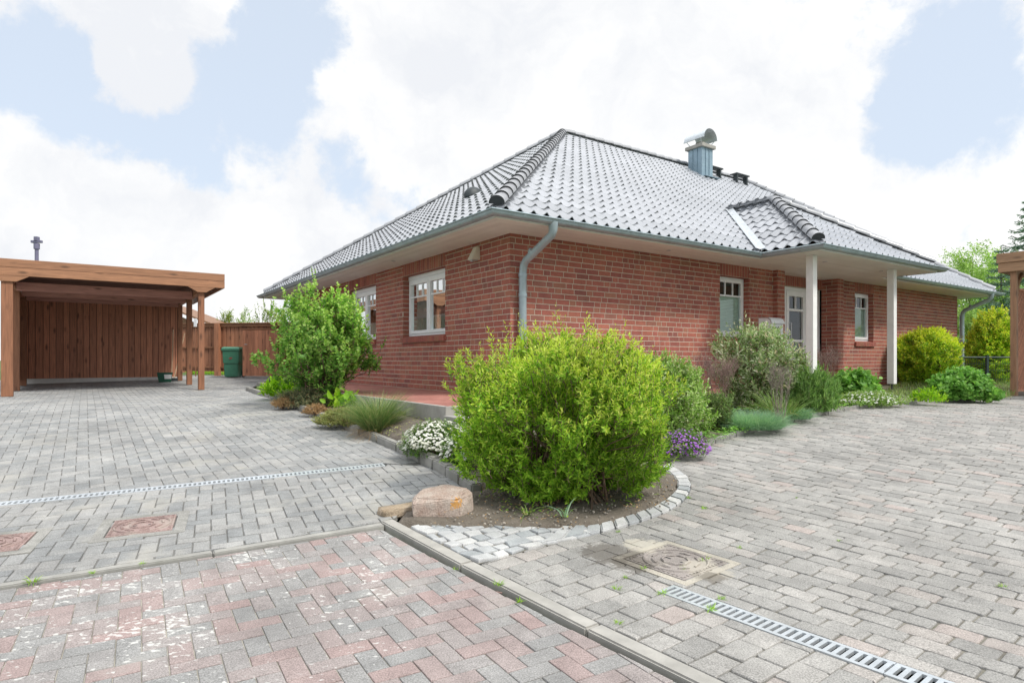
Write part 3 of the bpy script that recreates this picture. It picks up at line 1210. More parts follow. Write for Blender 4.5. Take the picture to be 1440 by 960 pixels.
# ---- roof
RP = .664
EV, EZ = .70, 2.60
LY = LYW + 2 * EV
RIDGE0, RIDGE1 = 5.43, 13.4
XE = LXW + EV
TILE = stone_mat('dark_glazed_tile', [(0, (.215, .23, .255)), (.5, (.25, .265, .293)), (1, (.285, .30, .33))], .3, .10, ((.20, .21, .20), .8, .60, .35), None, 60, .8)
for n in TILE.node_tree.nodes:
    if n.type == 'BSDF_PRINCIPLED':
        n.inputs['Roughness'].default_value = .26
        n.inputs['Specular IOR Level'].default_value = .62
        n.inputs['IOR'].default_value = 2.2
        n.inputs['Coat Weight'].default_value = .3
        n.inputs['Coat Roughness'].default_value = .22
TILEC = simple('ridge_tile', (.30, .31, .33), .32, .12, 12, isl=.18, bmp=.1, spec=.9)


def tiles(mb, O, U, Vd, L, D, planes, tw=.217, course=.305):
    """interlocking pantiles: O eave corner, U along the eave, Vd horizontal up-slope, clipped by vertical planes"""
    O, U, Vd = Vector(O), Vector(U), Vector(Vd)
    cs = math.cos(math.atan(RP))
    ch = course * cs
    nc = int(L / tw * 8) + 2                 # eight strips to a tile
    us = [i * tw / 8 for i in range(nc)]
    prof = []
    for i in range(nc):
        t = (i % 8) / 8
        # low pan then a round roll
        prof.append(.036 * math.sin(math.pi * (t - .44) / .56) if t > .44 else -.008 * math.sin(math.pi * t / .44))
    bm = bmesh.new()
    k = 0
    v = 0.0
    while v < D:
        rows = []
        jj = [random.uniform(-.003, .003) for _ in range(nc // 8 + 2)]
        for (dv, lift) in ((.004, .016), (.0, .030), (ch * .5, .012), (ch + .06, -.004)):
            row = []
            for i, u in enumerate(us):
                vv = v + dv
                # lower edge of each tile follows an S
                if dv < .01:
                    vv += .016 * math.sin(2 * math.pi * ((i % 8) / 8 + .15))
                p = O + U * u + Vd * vv
                lf = lift if dv > .01 else lift - .017 * (1 - max(0, prof[i]) / .036)
                row.append(bm.verts.new((p.x, p.y, O.z + vv * RP + lf + prof[i] + jj[i // 8])))
            rows.append(row)
        for a, b in zip(rows[:-1], rows[1:]):
            for i in range(nc - 1):
                bm.faces.new((a[i], a[i + 1], b[i + 1], b[i]))
        v += ch
        k += 1
    for (co, no) in planes:
        bmesh.ops.bisect_plane(bm, geom=bm.verts[:] + bm.edges[:] + bm.faces[:], plane_co=co, plane_no=no, clear_outer=True, dist=1e-5)
    mb.add_bm(bm)


def vplane(p, q, keep):
    """vertical plane through p, q (x, y); outer side is away from keep"""
    d = Vector((q[0] - p[0], q[1] - p[1], 0))
    n = Vector((d.y, -d.x, 0)).normalized()
    if n.dot(Vector((keep[0] - p[0], keep[1] - p[1], 0))) > 0:
        n = -n
    return (Vector((p[0], p[1], 0)), n)


PX0, PX1, PY = 4.87, 9.31, -1.78
PH = (PX1 - PX0) / 2
PM = (PX0 + PX1) / 2
PAY = PY + PH                        # plan position of the porch apex
PIN = PH - EV                        # where the porch ridge meets the main slope
roof = MB()
yM = LYW / 2
hipA = vplane((-EV, -EV), (RIDGE0, yM), (8, 0))
hipAl = vplane((-EV, -EV), (RIDGE0, yM), (-1, 5))
hipB = vplane((XE, -EV), (RIDGE1, yM), (8, 0))
ridge = vplane((0, yM), (10, yM), (5, 0))
tmp = MB()
tiles(tmp, (-EV, -EV, EZ), (1, 0, 0), (0, 1, 0), XE + EV, yM + EV, [hipA, hipB, ridge])
# cut the main slope where the porch roof covers it
bm = bmesh.new()
vv = [bm.verts.new(p) for p in tmp.v]
for f in tmp.f:
    try:
        bm.faces.new([vv[i] for i in f])
    except ValueError:
        pass
kill = []
for f in bm.faces:
    c = f.calc_center_median()
    if PX0 + .12 < c.x < PX1 - .12 and c.y < PIN:
        zp = EZ + min(c.x - PX0, PX1 - c.x) * RP
        if zp > EZ + (c.y + EV) * RP + .06:
            kill.append(f)
bmesh.ops.delete(bm, geom=kill, context='FACES')
roof.add_bm(bm)
hipA2 = vplane((-EV, LYW + EV), (RIDGE0, yM), (-1, 5))
tiles(roof, (-EV, LYW + EV, EZ), (0, -1, 0), (1, 0, 0), LY, RIDGE0 + EV, [hipAl, hipA2])
# porch roof: front triangle and two flanks
tiles(roof, (PX0, PY, EZ), (1, 0, 0), (0, 1, 0), PX1 - PX0, PH, [vplane((PX0, PY), (PM, PAY), (PM, PY)), vplane((PX1, PY), (PM, PAY), (PM, PY))])
tiles(roof, (PX0, PIN + .02, EZ), (0, -1, 0), (1, 0, 0), PIN - PY + .02, PH, [vplane((PX0, PY), (PM, PAY), (PX0, 0)), vplane((PM, PIN), (PX0, -EV), (PX0, PY))])
tiles(roof, (PX1, PY, EZ), (0, 1, 0), (-1, 0, 0), PIN - PY + .02, PH, [vplane((PX1, PY), (PM, PAY), (PX1, 0)), vplane((PM, PIN), (PX1, -EV), (PX1, PY))])
# the two slopes turned away
rz = EZ + (yM + EV) * RP
roof.face([(-EV, LYW + EV, EZ), (XE, LYW + EV, EZ), (RIDGE1, yM, rz), (RIDGE0, yM, rz)])
roof.face([(XE, -EV, EZ), (XE, LYW + EV, EZ), (RIDGE1, yM, rz)])
roof_o = roof.build('roof', TILE, house, smooth=True)


def caps(mb, p, q, r=.105, step=.335, L=.39):
    p, q = Vector(p), Vector(q)
    d = (q - p)
    n = max(1, int(d.length / step))
    step = d.length / n
    L = step + .06
    d.normalize()
    side = d.cross(Vector((0, 0, 1))).normalized()
    up = side.cross(d).normalized()
    for k in range(n):
        a = p + d * (k * step)
        if k == n - 1:
            L = step + .015
        rings = []
        for (t, rr, lift) in ((0, r, .022), (.03, r * 1.0, .022), (.05, r * .965, .022), (L, r * .87, .006)):
            rg = []
            for i in range(11):
                an = math.pi * (i / 10) * 1.06 - .03 * math.pi
                rg.append(a + d * t + side * math.cos(an) * rr + up * (math.sin(an) * rr * .92 + lift))
            rings.append(rg)
        b = len(mb.v)
        for rg in rings:
            mb.v += [tuple(x) for x in rg]
        for i in range(len(rings) - 1):
            for j in range(10):
                mb.f.append((b + i * 11 + j, b + i * 11 + j + 1, b + (i + 1) * 11 + j + 1, b + (i + 1) * 11 + j))
                mb.m.append(0)
        if k == 0:
            mb.f.append(tuple(b + j for j in range(11)))
            mb.m.append(1)
        else:       # thickness of the overlapping lip, coloured dark as if in shade
            c = len(mb.v)
            for i in range(11):
                an = math.pi * (i / 10) * 1.06 - .03 * math.pi
                mb.v.append(tuple(a + side * math.cos(an) * r * .90 + up * (math.sin(an) * r * .83 + .012)))
            for j in range(10):
                mb.f.append((b + j, c + j, c + j + 1, b + j + 1))
                mb.m.append(1)


TILE_SHADE = simple('ridge_tile_edge_shade', (.035, .038, .042), .6, .1, 9, bmp=0)  # near-black ridge tile copy: shade under lips and cap ends put into the colour
def ridge_row(*a):
    mb = MB()
    caps(mb, *a)
    mb.build('ridge_tile_row', [TILEC, TILE_SHADE], roof_o, smooth=True)


ridge_row((-EV + .06, -EV + .06, EZ + .07), (RIDGE0, yM, rz + .03))
ridge_row((-EV + .06, LYW + EV - .06, EZ + .05), (RIDGE0, yM, rz + .03))
ridge_row((XE - .05, -EV + .06, EZ + .05), (RIDGE1, yM, rz + .03))
ridge_row((XE - .05, LYW + EV - .06, EZ + .05), (RIDGE1, yM, rz + .03))
ridge_row((RIDGE1, yM, rz + .03), (RIDGE0, yM, rz + .03))
pz = EZ + PH * RP
ridge_row((PX0 + .06, PY + .06, EZ + .07), (PM, PAY, pz + .03))
ridge_row((PX1 - .06, PY + .06, EZ + .07), (PM, PAY, pz + .03))
ridge_row((PM, PAY - .05, pz + .03), (PM, PIN + .1, pz + .03))
# zinc valleys beside the porch roof
vm_ = MB()
for sx, xx in ((1, PX0), (-1, PX1)):
    a, b = Vector((xx - sx * .02, -EV - .02, EZ + .02)), Vector((PM - sx * .12, PIN - .05, pz - .02))
    for off in (-1, 1):
        w = Vector((-.13 * sx, .0, 0)) if off < 0 else Vector((.0, -.11, 0))
        vm_.face([a + Vector((0, 0, .035)), b + Vector((0, 0, .035)), b + w + Vector((0, 0, .045)), a + w + Vector((0, 0, .045))])
vm_.build('valley_sheet', STEEL, roof_o)


def rz_at(x, y):
    return EZ + (y + EV) * RP


# small vent tile on the left slope
G_v = None
vx, vy = 1.05, 2.75
vt = MB()
bmv = bmesh.new()
bmesh.ops.create_uvsphere(bmv, u_segments=14, v_segments=8, radius=.13)
bmesh.ops.bisect_plane(bmv, geom=bmv.verts[:] + bmv.edges[:] + bmv.faces[:], plane_co=(0, 0, 0), plane_no=(0, 0, -1), clear_outer=True)
vt.add_bm(bmv, 0, Matrix.Translation((vx, vy, EZ + (vx + EV) * RP + .03)) @ Matrix.Rotation(-.35, 4, 'Y') @ Matrix.Diagonal((1.5, .9, 1.15, 1)))
vt.tube([(vx - .1, vy, EZ + (vx - .1 + EV) * RP), (vx - .1, vy, EZ + (vx - .1 + EV) * RP + .09)], .07, 10)
vt.build('roof_vent', DARKIRON, roof_o, smooth=True)

# soffit boards
sf = MB()


def strip(pts):
    sf.face([(p[0], p[1], WT) for p in pts])
    sf.face([(p[0], p[1], WT + .02) for p in pts])


o = .0
bw, gp = .098, .011
zz = WT
while o < EV - .02:
    a, b = o + gp / 2, min(o + bw - gp / 2, EV - .012)
    strip([(-a, -a), (-b, -b), (-b, LYW + b), (-a, LYW + a)])
    strip([(-a, -a), (LXW + a, -a), (LXW + b, -b), (-b, -b)])
    strip([(-a, LYW + a), (LXW + a, LYW + a), (LXW + b, LYW + b), (-b, LYW + b)])
    strip([(LXW + a, -a), (LXW + b, -b), (LXW + b, LYW + b), (LXW + a, LYW + a)])
    o += bw
while o < -PY - .02:
    a, b = o + gp / 2, min(o + bw - gp / 2, -PY - .012)
    strip([(PX0 + .012, -a), (PX1 - .012, -a), (PX1 - .012, -b), (PX0 + .012, -b)])
    o += bw
yy = 0.0
while yy < .3:
    strip([(6.63, yy + gp / 2), (8.64, yy + gp / 2), (8.64, yy + bw - gp / 2), (6.63, yy + bw - gp / 2)])
    yy += bw
for x, y in ((-.35, 3.2), (2.9, -.35), (6.1, -1.2), (8.2, -1.2)):      # flush spot lights
    sf.tube([(x, y, WT - .008), (x, y, WT + .01)], .04, 14, 1)
sf.build('soffit', [SOFFIT, STEEL], house)

# fascia and gutter
path = [(-EV, LYW + EV), (-EV, -EV), (PX0, -EV), (PX0, PY), (PX1, PY), (PX1, -EV), (XE, -EV), (XE, LYW + EV), (-EV, LYW + EV)]


def offset_path(path, off, closed=True):
    res = []
    n = len(path)
    for i, p in enumerate(path):
        p = Vector(p)
        if closed and i in (0, n - 1):
            a, b = Vector(path[n - 2]), Vector(path[1])
        else:
            a, b = Vector(path[i - 1]), Vector(path[i + 1])
        d1, d2 = (p - a).normalized(), (b - p).normalized()
        n1, n2 = Vector((d1.y, -d1.x)), Vector((d2.y, -d2.x))
        m = (n1 + n2)
        m = m / m.dot(n1)
        res.append((p, -m if off_sign < 0 else m))
    return res


off_sign = -1
d_ = Vector(path[1]) - Vector(path[0])
# outward of the first run is -x
nn = Vector((d_.y, -d_.x)).normalized()
off_sign = 1 if nn.x < 0 else -1
OP = offset_path(path, 1)
fa = MB()
for (p, m), (q, k) in zip(OP[:-1], OP[1:]):
    a, b = p - m * .006, q - k * .006
    fa.face([(a.x, a.y, WT - .004), (b.x, b.y, WT - .004), (b.x, b.y, EZ + .0), (a.x, a.y, EZ + .0)])
fa.build('fascia', SOFFIT, house)
gt = MB()
GR = .066
sec = []
for i in range(11):
    an = math.pi + math.pi * i / 10
    sec.append((.075 + GR * math.cos(an), GR * math.sin(an)))
for i in range(6):
    an = math.pi - i * 2 * math.pi / 6 * .8
    sec.append((.075 + GR + .009 + .010 * math.cos(an), .004 + .010 * math.sin(an)))
inner = [(.075 + (GR - .004) * math.cos(math.pi + math.pi * i / 10), (GR - .004) * math.sin(math.pi + math.pi * i / 10)) for i in range(10, -1, -1)]
sec = sec + inner
gz = WT + .062
b0 = len(gt.v)
for (p, m) in OP:
    for (oo, z) in sec:
        q = p + m * oo
        gt.v.append((q.x, q.y, gz + z))
ns = len(sec)
for i in range(len(OP) - 1):
    for k in range(ns - 1):
        gt.f.append((b0 + i * ns + k, b0 + i * ns + k + 1, b0 + (i + 1) * ns + k + 1, b0 + (i + 1) * ns + k))
        gt.m.append(0)
# brackets and joints round the gutter
for (p, m), (q, k) in zip(OP[:-1], OP[1:]):
    L = (q - p).length
    d = (q - p).normalized()
    out_n = Vector((d.y, -d.x)) * off_sign
    nn_ = int(L / .72)
    for j in range(nn_ + 1):
        c = p + d * (L * (j + .5) / (nn_ + 1))
        bb = len(gt.v)
        wid = .012 if j % 4 else .02
        for s_ in (-wid, wid):
            for i in range(11):
                an = math.pi + math.pi * i / 10
                qq = c + d * s_ + out_n * (.075 + (GR + .004) * math.cos(an))
                gt.v.append((qq.x, qq.y, gz + (GR + .004) * math.sin(an) + .002))
        for i in range(10):
            gt.f.append((bb + i, bb + i + 1, bb + 11 + i + 1, bb + 11 + i))
            gt.m.append(0)
gt.build('gutter', ZINC, house, smooth=True)


def downpipe(x, ye=-.775, label=None):
    dpb = MB()
    pts = [(x, ye, WT + .03), (x, ye, WT - .07), (x, ye + .03, WT - .13), (x - .004, -.17, 2.10), (x - .006, -.115, 2.03), (x - .006, -.095, 1.93), (x - .006, -.095, -.05)]
    dpb.tube(pts, [.068, .058, .055, .055, .055, .055, .055], 14)
    for z in (1.90, 1.62, .98, .80):
        dpb.tube([(x - .006, -.095, z - .022), (x - .006, -.095, z + .022)], .062, 14)
    dpb.tube([(x - .002, -.33, 2.19 + .035), (x - .002, -.30, 2.18)], .060, 14)
    dpb.tube([(x - .006, -.095, -.05), (x - .006, -.095, .80)], .064, 14)
    dpb.tube([(x - .006, -.06, 1.62), (x - .006, .002, 1.62)], .01, 6)
    o = dpb.build('downpipe', ZINC, house, smooth=True)
    if label:
        o['label'] = label


downpipe(.16, label='zinc downpipe bent back to the near corner')
downpipe(15.36, label='zinc downpipe at the far right corner')

# porch columns on steel pins
for (cx, cy, lab) in ((5.30, -1.40, 'white porch column nearest the mailbox'), (8.21, -1.40, 'white porch column on the right')):
    c = MB()
    c.bbox(cx - .064, cx + .064, cy - .064, cy + .064, .235, WT, .006)
    col = c.build('column', WHITEP, house)
    col['label'] = lab
    s = MB()
    s.tube([(cx, cy, -.15), (cx, cy, .235)], .014, 10)
    s.box(cx - .05, cx + .05, cy - .05, cy + .05, .228, .2349)
    s.build('column_foot', DARKIRON, col)

# chimney
chx, chy, hs = 10.28, 4.86, .25
cm_ = MB()
cm_.box(chx - hs, chx + hs, chy - hs, chy + hs, 5.7, 7.0)
for k in (-.33, .33):
    cm_.box(chx + k * hs - .008, chx + k * hs + .008, chy - hs - .018, chy - hs, 5.8, 6.98)
    cm_.box(chx - hs - .018, chx - hs, chy + k * hs - .008, chy + k * hs + .008, 5.8, 6.98)
chim = cm_.build('chimney', ZINCB, house)
cc = MB()
cc.bbox(chx - hs - .07, chx + hs + .07, chy - hs - .07, chy + hs + .07, 7.0, 7.10, .012)
cc.tube([(chx, chy, 7.10), (chx, chy, 7.22)], .14, 18)
cc.build('chimney_cap', CONC_L, chim)
hd = MB()
hr, hl = .30, .37
for (r0, flip) in ((hr, 0), (hr - .006, 1)):
    ring = []
    for y in (chy - hl, chy + hl):
        ring.append([(chx + r0 * math.cos(math.pi * i / 16), y, 7.26 + r0 * .95 * math.sin(math.pi * i / 16)) for i in range(17)])
    bb = len(hd.v)
    hd.v += ring[0] + ring[1]
    for i in range(16):
        hd.f.append((bb + i, bb + i + 1, bb + 17 + i + 1, bb + 17 + i))
        hd.m.append(0)
for i in range(16):
    for e0 in (0, 17):
        hd.f.append((e0 + i, e0 + i + 1, e0 + 34 + i + 1, e0 + 34 + i))
        hd.m.append(0)
for sx in (-1, 1):
    for sy in (-1, 1):
        hd.tube([(chx + sx * .2, chy + sy * .2, 7.10), (chx + sx * .325, chy + sy * .27, 7.27)], .011, 6)
for sx in (-1, 1):
    hd.box(chx + sx * (hr + .012) - .016, chx + sx * (hr + .012) + .016, chy - hl, chy + hl, 7.245, 7.26)
hd.build('chimney_hood', STEEL, chim, smooth=True)
fl = MB()
fl.box(chx - hs - .09, chx + hs + .09, chy - hs - .2, chy - hs - .02, rz_at(0, chy - hs - .1) + .03, rz_at(0, chy - hs - .1) + .05)
fl.build('chimney_flashing', ZINCB, chim)

# chimney sweep's treads
for (tx, lab) in ((11.0, 'roof tread beside the chimney'), (12.35, 'roof tread nearest the porch roof')):
    t = MB()
    ty = 4.95
    tz = rz_at(0, ty) + .26
    for k in range(5):
        t.box(tx - .34, tx + .34, ty - .12 + k * .055, ty - .12 + k * .055 + .028, tz, tz + .028)
    for sx in (-.34, 0, .32):
        t.box(tx + sx, tx + sx + .02, ty - .125, ty + .135, tz - .012, tz - .001)
    for sx in (-.26, .24):
        t.face([(tx + sx, ty - .02, tz - .01), (tx + sx + .03, ty - .02, tz - .01), (tx + sx + .03, ty - .13, rz_at(0, ty - .13) + .02), (tx + sx, ty - .13, rz_at(0, ty - .13) + .02)])
        t.prism([(tx + sx - .03, ty - .1), (tx + sx + .03, ty - .1), (tx + sx + .015, ty + .05), (tx + sx - .015, ty + .05)], rz_at(0, ty - .1), tz - .012)
    tr = t.build('roof_tread', DARKIRON, roof_o)
    tr['label'] = lab

# terrace of red clay tiles round the corner
RED = stone_mat('red_terrace_tiles', [(0, (.32, .135, .11)), (.5, (.37, .16, .13)), (1, (.41, .19, .155))], .7, .12, ((.42, .22, .18), 2.0, .60, .5))
ter = MB()
tile_w, tile_h = .2, .1
def terr(x0, x1, y0, y1):
    y = y0
    r = 0
    while y < y1 - .01:
        x = x0 - (tile_w / 2 if r % 2 else 0)
        while x < x1 - .01:
            a, b = max(x, x0) + .002, min(x + tile_w, x1) - .002
            if b - a > .02:
                ter.box(a, b, y + .002, min(y + tile_h, y1) - .002, TZ - .04, TZ)
            x += tile_w
        y += tile_h
        r += 1
terr(-1.62, -.008, -1.15, 7.8)
terr(-.008, 4.7, -1.15, -.008)
terr(4.7, 7.6, -1.15, -.11)
terr(7.6, 8.64, -.9, -.11)
terr(6.63, 8.64, -.11, .29)
tb = MB()
ter.box(-1.62, -.0, -1.15, 7.8, TZ - .4, TZ - .006, 1)
ter.box(0, 4.7, -1.15, .0, TZ - .4, TZ - .0065, 1)
ter.box(4.7, 7.6, -1.15, .0, TZ - .4, TZ - .0068, 1)
ter.box(6.6, 8.66, .0, .32, TZ - .4, TZ - .0072, 1)
t_o = ter.build('terrace', [RED, CONC], None)
t_o.location = HC
t_o.rotation_euler = (0, 0, TH)
tag(t_o, kind='structure')
ed = MB()
y = -1.2
while y < 7.8:
    ed.bbox(-1.69, -1.625, y + .003, min(y + 1.0, 7.8) - .003, TZ - .35, TZ + .004, .006)
    y += 1.0
x = -1.69
while x < 4.6:
    ed.bbox(x + .003, min(x + 1.0, 4.65) - .003, -1.215, -1.155, TZ - .35, TZ + .004, .006)
    x += 1.0
ed.bbox(-1.72, -1.15, -1.62, -1.225, TZ - .4, TZ - .09, .008)          # concrete step in the bed
ed.bbox(-1.98, -1.55, -2.05, -1.63, TZ - .4, TZ - .2, .008)
e_o = ed.build('terrace_edging', CONC_L, None)
e_o.location = HC
e_o.rotation_euler = (0, 0, TH)
tag(e_o, kind='structure')

# wall sensor lamp
lm = thing('wall_lamp', 'small cream wedge-shaped outdoor lamp high on the brick wall by the near corner', 'wall lamp', HW(-.0, .86, 2.22), TH)
CREAM = simple('cream_plastic', (.66, .62, .52), .45, .05, 9)
l_ = MB()
bml = bmesh.new()
vs = [bml.verts.new(p) for p in ((0.0, -.075, 0), (0.0, .075, 0), (-.15, .075, .0), (-.15, -.075, .0), (0, -.06, .2), (0, .06, .2), (-.05, .06, .2), (-.05, -.06, .2))]
for f in ((0, 3, 2, 1), (4, 5, 6, 7), (0, 1, 5, 4), (1, 2, 6, 5), (2, 3, 7, 6), (3, 0, 4, 7)):
    bml.faces.new([vs[i] for i in f])
bmesh.ops.recalc_face_normals(bml, faces=bml.faces[:])
bmesh.ops.bevel(bml, geom=bml.edges[:], offset=.007, segments=2, affect='EDGES')
l_.add_bm(bml)
l_.build('housing', CREAM, lm)
l_ = MB()
l_.box(-.13, -.03, -.055, .055, -.012, -.0)
l_.tube([(-.11, 0, -.03), (-.11, 0, -.005)], .02, 10)
l_.build('lens', simple('lamp_lens', (.4, .4, .38), .2, .05), lm)

# ================================================================== site furniture and sheds
WOOD = (.275, .120, .062)
W_V = wood_mat('stained_timber_upright', WOOD, 2)
W_X = wood_mat('stained_timber_beam', (.345, .168, .088), 0)
W_Y = wood_mat('stained_timber_side_beam', (.36, .17, .09), 1)
W_WALL = wood_mat('stained_wall_boards', (.56, .245, .145), 2)
W_DECK = simple('dark_roof_deck', (.16, .085, .065), .9, .2, 5)
W_FENCE = wood_mat('stained_fence_boards', (.37, .165, .09), 2)
W_PALE = wood_mat('larch_beam', (.40, .235, .135), 1)
W_PALEV = wood_mat('larch_post', (.34, .185, .105), 2)

W_RED = wood_mat('reddish_cross_timber', (.48, .235, .19), 0)
# ---- left carport (local x to the right along the front, y to the back)
CP = Vector((-6.90, 13.70, 0))
cpt = thing('carport', 'large brown flat-roofed timber carport with boarded back wall left of the drive', 'carport', CP, TH)


def cz(x, y):
    return zg((CP + BX * x + AY * y).y)


for x, y in ((0, 0), (0, 1.9), (0, 3.75), (-3.34, 0), (-3.34, 1.9), (-3.34, 3.75)):
    m = MB()
    w = .09 if (x, y) == (-3.34, 0) else .060
    m.bbox(x - w, x + w, y - w, y + w, cz(x, y) + .005, 2.20, .006)
    m.build('post', W_V, cpt)
m = MB()
for z0, z1 in ((2.315, 2.468), (2.474, 2.63)):
    m.bbox(-3.45, .46, -.125, -.085, z0, z1, .004)
for x in (0.0, -3.34):
    bm = bmesh.new()
    top = .30 if x else .25
    xs = (x - .11, x + .34) if x else (x - .28, x + .26)
    lo = (x - .11, x + .14) if x else (x - .085, x + .085)
    pts = [(xs[0], 2.312), (lo[0], 2.20), (lo[1], 2.20), (xs[1], 2.312)]
    vs = [bm.verts.new((p[0], yy, p[1])) for yy in (-.128, -.088) for p in pts]
    for f in ((0, 1, 2, 3), (7, 6, 5, 4), (0, 4, 5, 1), (1, 5, 6, 2), (2, 6, 7, 3), (3, 7, 4, 0)):
        bm.faces.new([vs[i] for i in f])
    bmesh.ops.recalc_face_normals(bm, faces=bm.faces[:])
    m.add_bm(bm)
m.build('front_fascia', W_X, cpt)
m = MB()
for x in (.42, -3.45):
    for z0, z1 in ((2.315, 2.468), (2.474, 2.63)):
        m.bbox(x, x + .04, -.083, 4.78, z0, z1, .004)
m.build('side_fascia', W_Y, cpt)
for x in (-.05, -3.39):
    m = MB()
    m.bbox(x, x + .1, -.08, 4.6, 2.19, 2.36, .005)
    m.build('side_beam', W_Y, cpt)
for y in (.95, 2.25, 3.55):
    m = MB()
    m.bbox(-3.27, -.06, y - .045, y + .045, 2.13, 2.30, .004)
    m.build('cross_beam', W_RED, cpt)
for x in (-3.34, 0):
    m = MB()
    a, b = Vector((x, .08, 1.65)), Vector((x, .62, 2.24))
    m.tube([a, b], .055, 4)
    if x:
        m.build('brace', W_V, cpt)
m = MB()
m.box(-3.41, .42, -.083, 1.55, 2.53, 2.56)
m.box(-3.41, .42, 1.60, 4.75, 2.53, 2.56)
m.box(-3.42, .43, -.084, 4.76, 2.60, 2.615)
m.build('roof', W_DECK, cpt)
m = MB()
x = -3.45
while x < .10:
    w = random.uniform(.13, .16)
    m.bbox(x, min(x + w, .12) - .011, 4.585 + random.uniform(0, .006), 4.61, .21, 2.40, .003)
    x += w
m.box(-3.45, .12, 4.618, 4.64, .21, 2.40, 1)
m.build('back_wall', [W_WALL, W_DECK], cpt)
m = MB()
y = 1.98
while y < 4.55:
    m.bbox(-3.425, -3.40, y, y + .135, .22, 2.30, .003)
    y += .142
m.build('side_wall', W_WALL, cpt)
m = MB()
m.box(-3.45, .12, 4.56, 4.66, .05, .235)
m.build('plinth', simple('white_plinth', (.66, .66, .64), .8, .1, 6), cpt)


# things standing in the carport
def put(px, py):
    return G(px, py)


gbx = thing('storage_crate', 'small dark green plastic tub with a white label on the carport floor', 'tub', put(232, 537), TH - .1)
GREENP = simple('dark_green_plastic', (.012, .085, .05), .4, .1, 9, bmp=0)
m = MB()
bm = bmesh.new()
vs = [bm.verts.new(p) for p in ((-.14, -.10, 0), (.14, -.10, 0), (.14, .10, 0), (-.14, .10, 0), (-.185, -.135, .25), (.185, -.135, .25), (.185, .135, .25), (-.185, .135, .25), (-.17, -.12, .25), (.17, -.12, .25), (.17, .12, .25), (-.17, .12, .25), (-.13, -.09, .03), (.13, -.09, .03), (.13, .09, .03), (-.13, .09, .03))]
for f in ((0, 3, 2, 1), (0, 1, 5, 4), (1, 2, 6, 5), (2, 3, 7, 6), (3, 0, 4, 7), (4, 5, 9, 8), (5, 6, 10, 9), (6, 7, 11, 10), (7, 4, 8, 11), (8, 9, 13, 12), (9, 10, 14, 13), (10, 11, 15, 14), (11, 8, 12, 15), (12, 13, 14, 15)):
    bm.faces.new([vs[i] for i in f])
m.add_bm(bm)
m.build('tub', GREENP, gbx)
m = MB()
m.face([(-.01, -.1165, .085), (.145, -.1165, .085), (.155, -.131, .20), (-.02, -.131, .20)])
m.build('label_sticker', simple('white_sticker', (.7, .7, .7), .5, .1, 20), gbx)
for i, (a, b, lab) in enumerate((((.02, .10, .0), (.06, .62, 1.42), 'thin wooden broom handle leaning almost upright on the carport back wall'), ((.08, .12, .0), (.34, .62, 1.32), 'thin wooden broom handle leaning to the right on the carport back wall'))):
    r = thing('broom', lab, 'broom', gbx.location + Vector((.03, .22, 0)), TH - .1)
    m = MB()
    m.tube([(a[0], a[1] - .1, .10), b], .013, 8)
    m.build('handle', simple('pale_broom_wood', (.62, .46, .30), .6), r)
    m = MB()
    m.bbox(a[0] - .09, a[0] + .09, a[1] - .13, a[1] - .07, .02, .10, .006)
    m.build('bristles', DARKIRON, r)

# ---- fence, gate and bin at the end of the drive
FA, FB = Vector((-11.2, 19.55, 0)), Vector((-6.35, 18.75, 0))
fd = (FB - FA)
FL_ = fd.length
fa_ = math.atan2(fd.y, fd.x)
fen = thing('board_fence', 'brown vertical board fence with rails closing the end of the left drive', 'fence', FA, fa_)
m = MB()
x = 0.0
fz = .26
while x < FL_:
    w = random.uniform(.12, .145)
    m.bbox(x, min(x + w, FL_) - .012, .04 + random.uniform(0, .004), .062, fz + .10, 1.80, .003)
    x += w
m.box(0, FL_, .064, .072, fz + .10, 1.79, 1)
m.build('boards', [W_FENCE, W_DECK], fen)
W_FX = wood_mat('stained_fence_rail', (.26, .12, .06), 0)
for z, h in ((1.74, .09), (1.08, .055), (.46, .055)):
    m = MB()
    m.bbox(0, FL_, -.01, .038, z, z + h, .004)
    m.build('rail', W_FX, fen)
m = MB()
m.bbox(0, FL_, -.04, .11, 1.832, 1.86, .004)
m.build('capping', W_FX, fen)
for px in (200, 307, 400):
    t = (px - 720) / F
    s = (FA.x - t * FA.y) / (t * math.sin(fa_) - math.cos(fa_))
    m = MB()
    m.bbox(s - .075, s + .075, -.10, .036, fz - .1, 1.84, .005)
    m.build('post', W_FENCE, fen)
gt_ = thing('garden_gate', 'plain brown board gate panel beside the green bin, half hidden by the left shrub', 'gate', G(363, 531.5), fa_)
m = MB()
x = -.48
while x < .50:
    m.bbox(x, x + .118, -.02, .02, .06, 1.40, .003)
    x += .122
m.build('boards', W_WALL, gt_)
m = MB()
m.bbox(-.5, .52, -.03, .03, 1.402, 1.44, .004)
m.build('top_rail', W_FX, gt_)
m = MB()
m.tube([(-.40, -.02, .98), (-.40, -.07, .98), (-.30, -.07, .98)], .01, 6)
m.build('handle', STEEL, gt_)

bp = G(328, 530.5)
bn = thing('wheelie_bin', 'green plastic wheelie bin with a lid standing against the board fence', 'bin', bp, .12)
GREENB = simple('green_bin_plastic', (.05, .20, .125), .42, .1, 6, bmp=.04)


def taper(bm, z0, z1, a, b, y0a, y0b, y1a, y1b):
    vs = [bm.verts.new(p) for p in ((-a, y0a, z0), (a, y0a, z0), (a, y1a, z0), (-a, y1a, z0), (-b, y0b, z1), (b, y0b, z1), (b, y1b, z1), (-b, y1b, z1))]
    for f in ((0, 3, 2, 1), (4, 5, 6, 7), (0, 1, 5, 4), (1, 2, 6, 5), (2, 3, 7, 6), (3, 0, 4, 7)):
        bm.faces.new([vs[i] for i in f])


